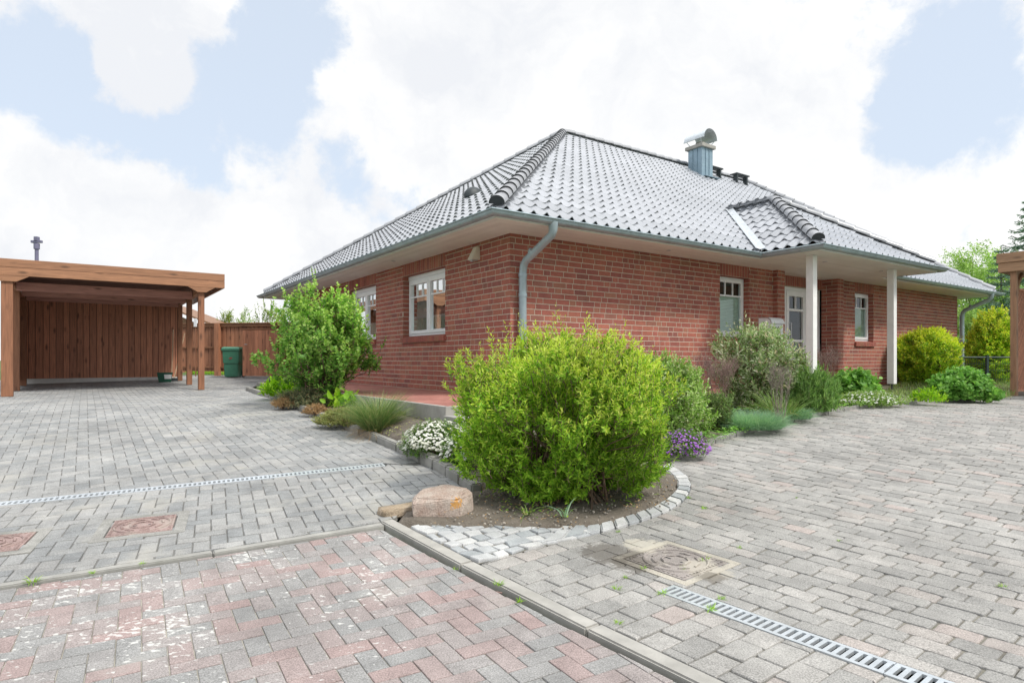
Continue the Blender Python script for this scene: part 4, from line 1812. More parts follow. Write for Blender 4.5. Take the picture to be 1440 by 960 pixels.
m = MB()
bm = bmesh.new()
taper(bm, .02, .40, .185, .205, -.20, -.23, .20, .23)
taper(bm, .402, .80, .212, .235, -.238, -.265, .23, .25)
bmesh.ops.bevel(bm, geom=bm.edges[:], offset=.018, segments=2, affect='EDGES')
m.add_bm(bm)
m.bbox(-.25, .25, -.285, .265, .79, .83, .008)
m.build('body', GREENB, bn)
m = MB()
bm = bmesh.new()
taper(bm, .832, .90, .262, .22, -.30, -.24, .27, .22)
bmesh.ops.bevel(bm, geom=bm.edges[:], offset=.016, segments=2, affect='EDGES')
m.add_bm(bm)
m.tube([(-.22, .30, .86), (.22, .30, .86)], .018, 8)
m.build('lid', GREENB, bn)
for sx in (-1, 1):
    m = MB()
    m.tube([(sx * .20, .24, .10), (sx * .25, .24, .10)], .10, 16)
    m.build('wheel', DARKIRON, bn)
m = MB()
m.prism([(-.05, 0), (-.02, .035), (.04, .04), (.06, .01), (.01, -.03)], 0, .003)
o = m.build('emblem', simple('faded_red_print', (.22, .07, .05), .6), bn)
o.rotation_euler = (R(86), 0, 0)
o.location = (.0, -.2555, .56)

# shed behind the fence and the flue over the carport
sh = thing('garden_shed', 'low brown gabled shed roof showing over the fence behind the carport posts', 'shed', (-13.4, 23.0, .2), .12)
m = MB()
m.box(-2.2, 2.2, 0, 3, 0, 1.6)
m.build('wall', W_FENCE, sh)
m = MB()
for sx in (-1, 1):
    m.face([(0, -.3, 2.75), (sx * 2.75, -.3, 1.66), (sx * 2.75, 3.3, 1.66), (0, 3.3, 2.75)])
    m.face([(0, -.3, 2.69), (sx * 2.75, -.3, 1.58), (sx * 2.75, 3.3, 1.58), (0, 3.3, 2.69)])
    m.face([(0, -.3, 2.75), (sx * 2.75, -.3, 1.66), (sx * 2.75, -.3, 1.58), (0, -.3, 2.69)])
m.face([(-2.2, 0, 1.6), (2.2, 0, 1.6), (0, 0, 2.6)])
m.build('roof', wood_mat('weathered_shed_roof', (.24, .13, .075), 0), sh)
pole = thing('flue_pipe', 'thin grey-violet metal flue with a cross-shaped cap rising behind the left carport', 'flue', (-15.4, 20.0, 0), 0)
PURP = simple('violet_grey_metal', (.16, .155, .24), .5, .1)
m = MB()
m.tube([(0, 0, .1), (0, 0, 4.45)], .055, 12)
m.tube([(0, 0, 4.30), (0, 0, 4.48)], .085, 12)
m.build('pipe', PURP, pole)
m = MB()
m.bbox(-.17, .17, -.045, .045, 4.50, 4.58, .01)
m.bbox(-.06, .06, -.06, .06, 4.56, 4.70, .01)
m.build('cap', PURP, pole)
nb = thing('white_sign', 'tiny white notice seen between the right-hand carport posts', 'notice', (-9.62, 18.75, .0), fa_)
m = MB()
m.box(-.05, .05, -.006, .006, 1.72, 1.97)
m.build('board', WHITE, nb)
m = MB()
m.tube([(0, .02, .2), (0, .02, 1.95)], .015, 6)
m.build('stake', W_V, nb)

# ---- right carport
RP_ = Vector((9.60, 11.80, 0))
rc_ = thing('carport', 'pale timber carport with lattice panel, cut by the right edge behind the yellow shrubs', 'carport', RP_, TH)
for x, y in ((0, 0), (0, -2.3), (0, -4.6), (2.0, -.1), (2.0, -4.6)):
    m = MB()
    m.bbox(x - .05, x + .05, y - .05, y + .05, zg((RP_ + BX * x + AY * y).y) + .004, 2.40, .005)
    m.build('post', W_PALEV, rc_)
m = MB()
m.bbox(-.11, -.07, -4.9, .22, 2.39, 2.565, .004)
m.bbox(-.135, -.095, -4.92, .24, 2.57, 2.75, .004)
m.build('fascia', W_PALE, rc_)
m = MB()
m.bbox(-.065, 2.1, .18, .22, 2.39, 2.74, .004)
m.build('back_fascia', W_X, rc_)
m = MB()
m.bbox(-.05, .05, -4.8, .16, 2.40, 2.56, .004)
m.build('side_beam', W_Y, rc_)
m = MB()
m.box(-.09, 2.1, -4.88, .175, 2.62, 2.66)
m.build('roof', W_DECK, rc_)
m = MB()
pts = [(0.06, 0, 1.80), (.10, 0, 2.02), (.22, 0, 2.22), (.42, 0, 2.38)]
m.tube(pts, .04, 6)
m.build('brace', W_PALEV, rc_)
lat = MB()
LW, LH = 1.5, 1.95
for k in np.arange(-LH, LW, .075):
    for sgn in (1, -1):
        pts = []
        a = max(0, k)
        b = min(LW, k + LH)
        if b - a < .05:
            continue
        p = [(a, a - k), (b, b - k)] if sgn > 0 else [(LW - a, a - k), (LW - b, b - k)]
        yy = .0 if sgn > 0 else .012
        d = Vector((p[1][0] - p[0][0], 0, p[1][1] - p[0][1])).normalized()
        n = Vector((-d.z, 0, d.x)) * .014
        q = [Vector((p[0][0] + .09, yy, p[0][1] + .12)), Vector((p[1][0] + .09, yy, p[1][1] + .12))]
        f_ = [q[0] - n, q[1] - n, q[1] + n, q[0] + n]
        lat.face(f_)
        lat.face([v + Vector((0, .009, 0)) for v in f_])
        lat.face([f_[0], f_[1], f_[1] + Vector((0, .009, 0)), f_[0] + Vector((0, .009, 0))])
        lat.face([f_[2], f_[3], f_[3] + Vector((0, .009, 0)), f_[2] + Vector((0, .009, 0))])
for (x0, x1, z0, z1) in ((.07, .11, .1, 2.12), (1.57, 1.61, .1, 2.12), (.11, 1.57, .1, .14), (.11, 1.57, 2.05, 2.09)):
    lat.box(x0, x1, -.02, .035, z0, z1)
lat.build('lattice_panel', W_WALL, rc_)

# ---- mesh fence by the far corner
mf = thing('wire_fence', 'low dark green wire mesh fence beside the far downpipe', 'fence', (10.0, 14.6, 0.02), .10)
GRN = simple('dark_green_coating', (.012, .035, .032), .5, .1)
for x in (.08, 1.35, 2.62):
    m = MB()
    m.box(x - .03, x + .03, -.02, .02, -.1, .80)
    m.build('post', GRN, mf)
m = MB()
for k in range(57):
    m.tube([(.08 + k * .045, 0, .02), (.08 + k * .045, 0, .76)], .003, 4)
for z in (.04, .24, .44, .60):
    m.tube([(.05, 0, z), (2.62, 0, z)], .005, 4)
m.tube([(.05, 0, .75), (2.62, 0, .75)], .02, 6)
m.build('mesh_panel', GRN, mf)

# ---- letter box
mbx = thing('letter_box', 'white letter box with a rounded lid on a post behind the variegated shrub', 'letter box', HW(5.40, -.55, .05), TH)
LBW = simple('white_enamel', (.72, .74, .76), .35, .04, 8, bmp=0)
m = MB()
bw_, bd = .19, .075
prof_ = [(-.15, 1.0), (-.15, 1.30), (-.145, 1.34)] + [(-.145 + .25 * (1 - math.cos(R(a))) * .5 * 2 * .5, 1.34 + .085 * math.sin(R(a))) for a in (20, 45, 70, 90)] + [(.10, 1.42), (.10, 1.0)]
n = len(prof_)
b0 = len(m.v)
for x in (-bw_, bw_):
    m.v += [(x, p[0], p[1]) for p in prof_]
m.f += [tuple(b0 + i for i in range(n)), tuple(b0 + 2 * n - 1 - i for i in range(n))]
m.m += [0, 0]
for i in range(n):
    j = (i + 1) % n
    m.f.append((b0 + i, b0 + n + i, b0 + n + j, b0 + j))
    m.m.append(0)
m.build('body', LBW, mbx)
m = MB()
lp = [(-.175, 1.325)] + [(-.165 + .27 * (1 - math.cos(R(a))) * .5, 1.345 + .09 * math.sin(R(a))) for a in (10, 35, 60, 90)] + [(.12, 1.445)]
for i in range(len(lp) - 1):
    a, b = lp[i], lp[i + 1]
    m.face([(-bw_ - .015, a[0], a[1]), (bw_ + .015, a[0], a[1]), (bw_ + .015, b[0], b[1]), (-bw_ - .015, b[0], b[1])])
    m.face([(-bw_ - .015, a[0], a[1] - .012), (bw_ + .015, a[0], a[1] - .012), (bw_ + .015, b[0], b[1] - .012), (-bw_ - .015, b[0], b[1] - .012)])
m.face([(-bw_ - .015, lp[0][0], lp[0][1]), (bw_ + .015, lp[0][0], lp[0][1]), (bw_ + .015, lp[0][0], lp[0][1] - .012), (-bw_ - .015, lp[0][0], lp[0][1] - .012)])
m.build('lid', LBW, mbx)
m = MB()
m.tube([(0, .13, -.1), (0, .13, 1.35)], .028, 10)
m.build('post', STEEL, mbx)
tcv = bpy.data.curves.new('digits', 'FONT')
tcv.body = '10'
tcv.size = .15
tcv.align_x = 'CENTER'
tcv.extrude = .002
tmpo = bpy.data.objects.new('digits_tmp', tcv)
COL.objects.link(tmpo)
bpy.context.view_layer.update()
dm_ = bpy.data.meshes.new_from_object(tmpo.evaluated_get(bpy.context.evaluated_depsgraph_get()))
bpy.data.objects.remove(tmpo)
dg = bpy.data.objects.new('house_number', dm_)
COL.objects.link(dg)
dg.parent = mbx
dg.location = (0.0, -.153, 1.16)
dg.rotation_euler = (R(90), 0, 0)
dm_.materials.clear()
dm_.materials.append(DARKIRON)


# ---- drains
def drain(name, label, p, d, L, w, rail, pitch, slot, chan_dark=True):
    an = math.atan2(d.y, d.x)
    t = thing(name, label, 'drain', (0, 0, 0), 0)
    n = Vector((-d.y, d.x, 0))

    def P(u, v, z):
        q = p + d * u + n * v
        return (q.x, q.y, zg(q.y) + z)

    def pbox(mb, u0, u1, v0, v1, z0, z1, mi=0):
        b = len(mb.v)
        mb.v += [P(*c) for c in ((u0, v0, z0), (u1, v0, z0), (u1, v1, z0), (u0, v1, z0), (u0, v0, z1), (u1, v0, z1), (u1, v1, z1), (u0, v1, z1))]
        for q in ((0, 3, 2, 1), (4, 5, 6, 7), (0, 1, 5, 4), (1, 2, 6, 5), (2, 3, 7, 6), (3, 0, 4, 7)):
            mb.f.append(tuple(b + i for i in q))
            mb.m.append(mi)
    g = MB()
    h = w / 2
    u = 0.0
    while u < L - .01:
        e = min(u + 1.0, L) - .003
        k = u
        while k < e - .001:
            k2 = min(k + .25, e)
            pbox(g, k, k2, -h, -h + rail, -.014, .0)
            pbox(g, k, k2, h - rail, h, -.014, .0)
            k = k2
        k = u
        pbox(g, u, u + .02, -h + rail, h - rail, -.014, -.0005)
        k = u + .02 + slot
        while k < e - .02:
            pbox(g, k, min(k + pitch - slot, e), -h + rail, h - rail, -.014, -.0005)
            k += pitch
        u += 1.0
    g.build('grate', STEEL, t)
    c = MB()
    u = 0.0
    while u < L:
        e = min(u + .4, L)
        pbox(c, u, e, -h, h, -.066, -.060)
        pbox(c, u, e, -h, -h + .008, -.06, -.015)
        pbox(c, u, e, h - .008, h, -.06, -.015)
        u = e
    c.build('channel', PIT, t)
    # move the pivot to its start
    for o in t.children:
        o.data.transform(Matrix.Translation((-p.x, -p.y, -zg(p.y))))
    t.location = (p.x, p.y, zg(p.y))
    return t


drain('drain_channel', 'long narrow galvanised drain grate with short slots across the grey left drive', D1, dD, 4.7, wD, .030, .036, .019)
drain('drain_channel', 'galvanised slotted drain grate running to the bottom right corner', E0, dE, Lend, wE, .019, .0335, .0165)

# ---- covers in the paving
RUST = stone_mat('rusty_iron_lid', [(0, (.30, .215, .20)), (1, (.33, .24, .22))], .85, .45, ((.38, .33, .29), 7, .50, .7), None, 170, 1.3)
GREYLID = stone_mat('worn_iron_lid', [(0, (.28, .25, .235)), (1, (.31, .28, .26))], .85, .4, ((.40, .37, .32), 7, .50, .6), None, 170, 1.3, SP)


def cover(label, c, an, outer, inner, mat, cmat):
    t = thing('manhole_cover', label, 'manhole cover', (c.x, c.y, zg(c.y)), an)
    sl = (zg(c.y + .1) - zg(c.y - .1)) / .2
    t.rotation_euler = (0, 0, 0)
    m3 = Matrix.Rotation(math.atan(sl), 4, 'X') @ Matrix.Rotation(an, 4, 'Z')
    t.rotation_euler = m3.to_euler()
    f = MB()
    for a0, a1, b0_, b1_ in ((-outer, outer, -outer, -inner - .004), (-outer, outer, inner + .004, outer), (-outer, -inner - .004, -inner - .004, inner + .004), (inner + .004, outer, -inner - .004, inner + .004)):
        f.box(a0 + .003, a1 - .003, b0_ + (.003 if b0_ == -outer else 0), b1_ - (.003 if b1_ == outer else 0), -.06, .004)
    f.build('frame', cmat, t)
    l = MB()
    l.bbox(-inner + .004, inner - .004, -inner + .004, inner - .004, -.05, .006, .003)
    for kx in np.arange(-inner + .03, inner - .02, .028):
        for ky in (-inner + .022, inner - .022):
            l.box(kx, kx + .014, ky - .007, ky + .007, .005, .010)
            l.box(ky - .007, ky + .007, kx, kx + .014, .005, .010)
    rr = inner * .86
    ring = [(rr * math.cos(2 * math.pi * i / 40), rr * math.sin(2 * math.pi * i / 40), .007) for i in range(41)]
    l.tube(ring, .008, 6, cap=False)
    for i in range(8):
        a = 2 * math.pi * i / 8 + .2
        for r0 in (.35, .62):
            x_, y_ = math.cos(a) * inner * r0, math.sin(a) * inner * r0
            tx, ty = -math.sin(a) * inner * .15, math.cos(a) * inner * .15
            l.tube([(x_ - tx, y_ - ty, .006), (x_, y_, .010), (x_ + tx, y_ + ty, .006)], .008, 5)
    for sx in (-.05, .05):
        l.box(sx - .018, sx + .018, -.006, .006, .0062, .0068, 1)
    l.build('lid', [mat, PIT], t)


CFR = stone_mat('cover_concrete', [(0, (.28, .275, .255)), (1, (.31, .305, .285))], .9, .5, ((.20, .20, .18), 5, .5, .7), None, 170, 1.2)
cover('square reddish iron inspection cover in a concrete frame in the middle of the left drive', manL, man_ax, .26, .185, RUST, CFR)
cover('reddish inspection cover in a concrete frame cut by the left edge', manE, man_ax, .26, .185, RUST, CFR)
cover('worn dusty iron inspection cover beside the start of the right-hand drain', manR, man_r_ax, .25, .20, GREYLID, stone_mat('sandy_concrete', [(0, (.40, .37, .31)), (1, (.44, .41, .35))], .9, .3, ((.34, .32, .28), 4, .5, .8), None, 170, 1.2, SP))


# ---- boulders
def rock_mat(name, a, b, lich):
    m, t, p, o = newmat(name)
    c0 = objco(t)
    n = t.noise(c0, 9, 8, .7)
    c = t.mix(t.mapr(n, .35, .65), a, b)
    s = t.noise(c0, 90, 4, .7)
    c = t.mix(1.0, c, t.ramp(s, [(.3, .62), (.7, 1.35)]), 'MULTIPLY')
    if lich:
        vd = t.add('ShaderNodeVectorMath', operation='DISTANCE')
        t.link(c0, vd.inputs[0])
        vd.inputs[1].default_value = lich
        k = t.math('SUBTRACT', t.noise(c0, 42, 6, .75), t.math('MULTIPLY', vd.outputs['Value'], 5.0))
        c = t.mix(t.mapr(k, .30, .36, 0, .8), c, (.55, .26, .03))
    t.link(c, p.inputs['Base Color'])
    p.inputs['Roughness'].default_value = .9
    bump(t, p, t.math('ADD', n, t.math('MULTIPLY', s, .5)), .8, .012)
    return m


def boulder(name, label, loc, rz, size, mat, seed, shape=None):
    rg = random.Random(seed)
    bm = bmesh.new()
    pts = []
    for sx in (-1, 1):
        for sy in (-1, 1):
            for sz in (-.6, 1):
                pts.append((sx * size[0] * rg.uniform(.72, 1), sy * size[1] * rg.uniform(.72, 1), sz * size[2] * rg.uniform(.82, 1)))
    for i in range(4):
        v = Vector((rg.gauss(0, 1), rg.gauss(0, 1), rg.gauss(0, .7))).normalized()
        pts.append((v.x * size[0] * 1.08, v.y * size[1] * 1.08, v.z * size[2] * 1.02))
    if shape:
        pts = shape
    for p in pts:
        bm.verts.new(p)
    bmesh.ops.convex_hull(bm, input=bm.verts[:])
    bmesh.ops.delete(bm, geom=[v for v in bm.verts if not v.link_faces], context='VERTS')
    bmesh.ops.bevel(bm, geom=bm.edges[:], offset=min(size) * (.05 if shape else .09), segments=2, affect='EDGES')
    bmesh.ops.triangulate(bm, faces=bm.faces[:])
    bmesh.ops.subdivide_edges(bm, edges=[e for e in bm.edges if e.calc_length() > .05], cuts=2, use_grid_fill=True)
    for v in bm.verts:
        k = math.sin(v.co.x * 47 + seed) * math.sin(v.co.y * 53) * math.sin(v.co.z * 61 + 1)
        v.co += v.co.normalized() * (k * .005 + rg.uniform(-.0025, .0025))
    m = MB()
    m.add_bm(bm)
    o = m.build(name, mat, None, smooth=not shape and 'all')
    o.location = loc
    o.rotation_euler = (0, 0, rz)
    return tag(o, label, 'boulder')


lb = G(621, 731)
boulder('boulder', 'pinkish granite boulder with an orange lichen patch at the tip of the planting bed', lb + Vector((.0, .11, .03)), .20, (.215, .14, .125), rock_mat('pink_granite', (.34, .25, .205), (.44, .38, .33), (.075, -.12, .085)), 5, [(-.205, -.10, -.1), (.10, -.145, -.1), (.215, -.02, -.1), (.19, .13, -.1), (-.16, .14, -.1), (-.215, -.09, .075), (-.19, -.055, .112), (.09, -.135, .108), (.075, -.10, .135), (.205, -.01, .115), (.17, .02, .15), (.185, .12, .12), (.02, .13, .165), (-.14, .12, .14), (-.215, .02, .09), (.13, -.115, .06)])
boulder('boulder', 'low flat ochre stone beside the pinkish boulder', G(560, 722) + Vector((.0, .05, .0)), .55, (.15, .09, .045), rock_mat('ochre_stone', (.30, .23, .155), (.40, .33, .25), None), 9)

# ================================================================== plants
def unit(a):
    return a / np.maximum(np.linalg.norm(a, axis=-1, keepdims=True), 1e-9)


def leaves(P, D, N, L, Wd, fold=.25, curl=.12):
    """leaf blades: six points each, folded along the midrib"""
    n = len(P)
    D = unit(D)
    S = unit(np.cross(D, N))
    N = unit(np.cross(S, D))
    L = np.broadcast_to(np.asarray(L, float), (n,))[:, None]
    Wd = np.broadcast_to(np.asarray(Wd, float), (n,))[:, None]
    up = N * Wd * .5 * fold
    V = np.stack([P, P + D * L * .32 + S * Wd * .46 + up, P + D * L * .70 + S * Wd * .36 + up - N * L * curl * .4,
                  P + D * L - N * L * curl, P + D * L * .70 - S * Wd * .36 + up - N * L * curl * .4, P + D * L * .32 - S * Wd * .46 + up], 1)
    i = np.arange(n)[:, None] * 6
    Q = np.concatenate([i + np.array([[0, 1, 2, 3]]), i + np.array([[0, 3, 4, 5]])], 0)
    return V.reshape(-1, 3), Q


def twig_prisms(A, B, r0, r1):
    n = len(A)
    T = unit(B - A)
    ref = np.where(np.abs(T[:, 2:3]) < .9, np.array([[0, 0, 1.0]]), np.array([[1.0, 0, 0]]))
    U = unit(np.cross(T, ref))
    Wv = np.cross(T, U)
    V = []
    for (c, r) in ((A, r0), (B, r1)):
        for k in range(3):
            a = 2 * math.pi * k / 3
            V.append(c + (U * math.cos(a) + Wv * math.sin(a)) * r)
    V = np.stack(V, 1)
    i = np.arange(n)[:, None] * 6
    Q = np.concatenate([i + np.array([[k, (k + 1) % 3, 3 + (k + 1) % 3, 3 + k]]) for k in range(3)], 0)
    return V.reshape(-1, 3), Q


def crown(rg, n, H, RX, RY, prof, lump, inner, holes, z0=0.0):
    """points spread through an uneven crown, thicker towards its outside"""
    pz, pr = np.array(prof).T
    zz = np.linspace(pz[0], pz[-1], 200)
    w = np.interp(zz, pz, pr) + .05
    c = np.cumsum(w) / w.sum()
    ph = rg.uniform(0, 6.28, 8)
    out_ = np.zeros((0, 3))
    od = np.zeros((0, 3))
    while len(out_) < n:
        m = n * 2
        z = np.interp(rg.random(m), c, zz)
        f = rg.uniform(0, 2 * math.pi, m)
        l = 1 + lump * (.5 * np.cos(3 * f + 5 * z + ph[0]) + .4 * np.cos(5 * f - 7 * z + ph[1]) + .35 * np.cos(2 * f + 11 * z + ph[2]) + .3 * np.cos(9 * f + 4 * z + ph[3]))
        rho = rg.random(m) ** inner
        r = np.interp(z, pz, pr) * l * rho
        p = np.stack([np.cos(f) * r * RX, np.sin(f) * r * RY, z0 + z * H * (1 + lump * .35 * np.cos(4 * f + ph[4]) * rho)], 1)
        if holes:
            s = 6.5 / max(RX, .3)
            h = np.sin(p[:, 0] * s + ph[5]) * np.sin(p[:, 1] * s * 1.1 + ph[6]) * np.sin(p[:, 2] * s * 1.2 + ph[7]) + rg.normal(0, .14, m)
            k = h > -1 + holes
            p, f, z = p[k], f[k], z[k]
        d = np.stack([np.cos(f), np.sin(f), (z - .35) * 1.2], 1)
        out_ = np.concatenate([out_, p])
        od = np.concatenate([od, d])
    return out_[:n], unit(od[:n])


def shrub(name, label, cat, base, RX, H, prof, twigs, tlen, lpt, L, Wd, mat, seed, RY=None, up=.5, lump=.16, inner=.42, holes=.0, stems=9, sr=.008,
          mat2=None, tipz=.3, stem_mat=None, spread=55, bend=.12, group=None, tips=0, tip_len=.2, blossom=None, z0=0.0, root=.12, jitter=.5, leafroot=.12, lo=0.0):
    rg = np.random.default_rng(seed)
    RY = RY or RX
    t = thing(name, label, cat, base, 0, group)
    P, O = crown(rg, twigs, H, RX, RY, prof, lump, inner, holes, z0)
    T = unit(O * (1 - up) + np.array([[0, 0, 1.0]]) * up + rg.normal(0, .32 * jitter / .5, P.shape))
    ln = tlen * rg.uniform(.6, 1.3, len(P))
    if tips:
        # long shoots standing out of the top
        Pt, Ot = crown(rg, tips, H, RX * .92, RY * .92, prof, lump, .2, 0, z0)
        k = Pt[:, 2] > z0 + H * .55
        Pt, Ot = Pt[k], Ot[k]
        Pt = Pt + np.array([[0, 0, tip_len * .4]]) * rg.uniform(.2, 1, (len(Pt), 1))
        P = np.concatenate([P, Pt])
        T = np.concatenate([T, unit(Ot * .25 + np.array([[0, 0, 1.0]]) + rg.normal(0, .12, Pt.shape))])
        ln = np.concatenate([ln, tip_len * rg.uniform(.6, 1.2, len(Pt))])
    n = len(P)
    A = P - T * ln[:, None] * .7
    k = np.arange(lpt)
    fr = leafroot + (1 - leafroot) * (k + .5) / lpt
    fr = np.clip(fr[None] + rg.normal(0, .02, (n, lpt)), .02, 1)
    ref = np.where(np.abs(T[:, 2:3]) < .9, np.array([[0, 0, 1.0]]), np.array([[1.0, 0, 0]]))
    U = unit(np.cross(T, ref))
    Wv = np.cross(T, U)
    ang = k[None] * 2.39996 + rg.uniform(0, 6.28, (n, 1)) + rg.normal(0, .25, (n, lpt))
    rad = U[:, None] * np.cos(ang)[..., None] + Wv[:, None] * np.sin(ang)[..., None]
    sp = np.radians(spread + rg.normal(0, 12, (n, lpt)) - 22 * fr)[..., None]
    Dv = T[:, None] * np.cos(sp) + rad * np.sin(sp)
    Nv = T[:, None] * np.sin(sp) - rad * np.cos(sp) + rg.normal(0, .25, Dv.shape)
    Pv = A[:, None] + T[:, None] * (ln[:, None] * fr)[..., None] + np.array([0, 0, bend]) * (ln[:, None] * fr ** 2)[..., None]
    size = rg.uniform(.5, 1.35, (n, lpt)) * (1 - .35 * fr ** 3)
    ok = (Pv[..., 2] > lo)
    hz_ = np.clip((Pv[..., 2] - z0) / H, 0, 1)
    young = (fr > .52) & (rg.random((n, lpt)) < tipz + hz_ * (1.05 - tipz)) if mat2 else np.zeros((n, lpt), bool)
    for sel, mt, nm in ((ok & ~young, mat, 'foliage'), (ok & young, mat2, 'young_foliage')):
        if mt is None or not sel.any():
            continue
        V, Q = leaves(Pv[sel], Dv[sel], Nv[sel], L * size[sel], Wd * size[sel])
        np_mesh(nm, V, Q, mt, t)
    # twigs and stems
    B = A + T * ln[:, None] * .95 + np.array([0, 0, bend]) * (ln * .9)[:, None]
    okk = (A[:, 2] > lo)
    V, Q = twig_prisms(A[okk], B[okk], sr * .26, sr * .1)
    VV, QQ = [V], [Q]
    off = len(V)
    if stems:
        idx = rg.choice(len(A), min(stems * 5, len(A)), replace=False)
        for j, i in enumerate(idx):
            s = np.array([rg.normal(0, root * RX), rg.normal(0, root * RY), -.04])
            e = A[i]
            m1 = s * .6 + e * .4 + np.array([0, 0, .10 * H]) - np.array([e[0], e[1], 0]) * .12
            pts = [s, s * .25 + m1 * .75, m1 * .45 + e * .55, e]
            r = [sr, sr * .8, sr * .55, sr * .25]
            for q in range(3):
                V, Q = twig_prisms(pts[q][None], pts[q + 1][None], r[q], r[q + 1])
                VV.append(V)
                QQ.append(Q + off)
                off += len(V)
    np_mesh('stems', np.concatenate(VV), np.concatenate(QQ), stem_mat or BARK, t)
    if blossom:
        cnt, bm_, fs, npet, zmin = blossom
        Pb, Ob = crown(rg, cnt * 3, H * 1.03, RX * 1.02, RY * 1.02, prof, lump, .06, 0, z0)
        k = Pb[:, 2] > z0 + zmin * H
        Pb, Ob = Pb[k][:cnt], unit(Ob[k][:cnt] * .6 + np.array([[0, 0, .8]]) + rg.normal(0, .25, Pb[k][:cnt].shape))
        flowers(rg, Pb, Ob, fs, npet, bm_, t)
    return t


def flowers(rg, P, N, size, npet, mat, parent, name='blossom'):
    n = len(P)
    ref = np.where(np.abs(N[:, 2:3]) < .9, np.array([[0, 0, 1.0]]), np.array([[1.0, 0, 0]]))
    U = unit(np.cross(N, ref))
    Wv = np.cross(N, U)
    a = (np.arange(npet) * 2 * math.pi / npet)[None] + rg.uniform(0, 6, (n, 1))
    D = U[:, None] * np.cos(a)[..., None] + Wv[:, None] * np.sin(a)[..., None] + N[:, None] * .25
    Nn = np.broadcast_to(N[:, None], D.shape)
    sz = (size * rg.uniform(.7, 1.2, (n, 1)) * np.ones((1, npet))).ravel()
    V, Q = leaves(np.repeat(P, npet, 0), D.reshape(-1, 3), Nn.reshape(-1, 3), sz, sz * .85, .1, .1)
    return np_mesh(name, V, Q, mat, parent)


def blades(rg, base, n, Rr, L, wd, lean0, lean1, curve, taper=.25):
    """tuft of narrow arching blades"""
    f = rg.uniform(0, 6.28, n)
    r = Rr * np.sqrt(rg.random(n))
    b = np.stack([np.cos(f) * r, np.sin(f) * r, np.zeros(n)], 1) + base
    az = f + rg.normal(0, .6, n)
    o = np.stack([np.cos(az), np.sin(az), np.zeros(n)], 1)
    th = np.radians(rg.uniform(lean0, lean1, n)) * (.35 + .65 * r / max(Rr, 1e-6))
    ll = L * rg.uniform(.55, 1.15, n)
    K = 4
    s = np.cross(o, np.array([[0, 0, 1.0]])) + rg.normal(0, .3, (n, 3))
    s = unit(s)
    p = b.copy()
    V = []
    for k in range(K + 1):
        w = wd * (1 - (1 - taper) * (k / K) ** 1.5) * .5 if k < K else wd * .04
        V += [p - s * w, p + s * w]
        a = th + np.radians(curve) * (k + .5) / K
        p = p + (o * np.sin(a)[:, None] + np.array([[0, 0, 1.0]]) * np.cos(a)[:, None]) * (ll / K)[:, None]
    V = np.stack(V, 1)
    i = np.arange(n)[:, None] * (2 * K + 2)
    Q = np.concatenate([i + np.array([[2 * k, 2 * k + 1, 2 * k + 3, 2 * k + 2]]) for k in range(K)], 0)
    return V.reshape(-1, 3), Q


def sz(px, py, top, wpx, dz=.05):
    """base point, height and half width of a plant from its outline in the photograph"""
    b = G(px, py, dz)
    return b, (py - top) * b.y / F, wpx / 2 * b.y / F


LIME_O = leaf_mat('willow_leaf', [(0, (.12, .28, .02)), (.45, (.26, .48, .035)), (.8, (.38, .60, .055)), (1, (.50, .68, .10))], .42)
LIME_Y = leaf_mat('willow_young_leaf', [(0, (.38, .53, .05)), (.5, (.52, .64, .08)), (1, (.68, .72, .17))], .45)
CURR = leaf_mat('shrub_leaf', [(0, (.10, .24, .045)), (.5, (.20, .43, .075)), (.85, (.34, .58, .13)), (1, (.46, .66, .20))], .42)
CURR_Y = leaf_mat('shrub_young_leaf', [(0, (.28, .52, .08)), (.6, (.42, .64, .15)), (1, (.54, .70, .23))], .45)
YEL = leaf_mat('golden_leaf', [(0, (.16, .36, .02)), (.4, (.32, .56, .03)), (.75, (.50, .68, .045)), (1, (.66, .72, .08))], .42)
YELTIP = leaf_mat('golden_young_leaf', [(0, (.52, .68, .04)), (.6, (.70, .76, .06)), (1, (.80, .76, .11))], .45)
VARI = leaf_mat('variegated_leaf', [(0, (.15, .25, .085)), (.4, (.29, .42, .18)), (.7, (.48, .56, .34)), (.9, (.70, .71, .57)), (1, (.66, .50, .40))], .35)
VARI2 = leaf_mat('pale_edged_leaf', [(0, (.14, .29, .05)), (.5, (.30, .50, .10)), (.8, (.48, .63, .22)), (1, (.68, .72, .50))], .38)
DARKG = leaf_mat('dark_leaf', [(0, (.08, .14, .04)), (.6, (.15, .25, .07)), (1, (.27, .36, .12))], .3)
GERAN = leaf_mat('cranesbill_leaf', [(0, (.12, .30, .05)), (.5, (.22, .47, .09)), (1, (.36, .60, .16))], .42)
LAVG = leaf_mat('lavender_leaf', [(0, (.09, .19, .05)), (.5, (.19, .36, .09)), (1, (.33, .50, .16))], .35)
BLUEG = leaf_mat('blue_green_blade', [(0, (.15, .32, .19)), (.5, (.25, .45, .28)), (1, (.40, .56, .36))], .35)
GRASS = leaf_mat('grass_blade', [(0, (0.075, 0.150, 0.030)), (.5, (0.180, 0.300, 0.068)), (.85, (0.300, 0.420, 0.135)), (1, (0.510, 0.450, 0.225))], .35)
TUFT = leaf_mat('tuft_blade', [(0, (0.085, 0.178, 0.051)), (.5, (0.187, 0.306, 0.102)), (.8, (0.306, 0.408, 0.170)), (1, (0.612, 0.510, 0.289))], .35)
IBER = leaf_mat('candytuft_leaf', [(0, (0.056, 0.136, 0.032)), (.6, (0.136, 0.288, 0.056)), (1, (0.320, 0.512, 0.112))], .35)
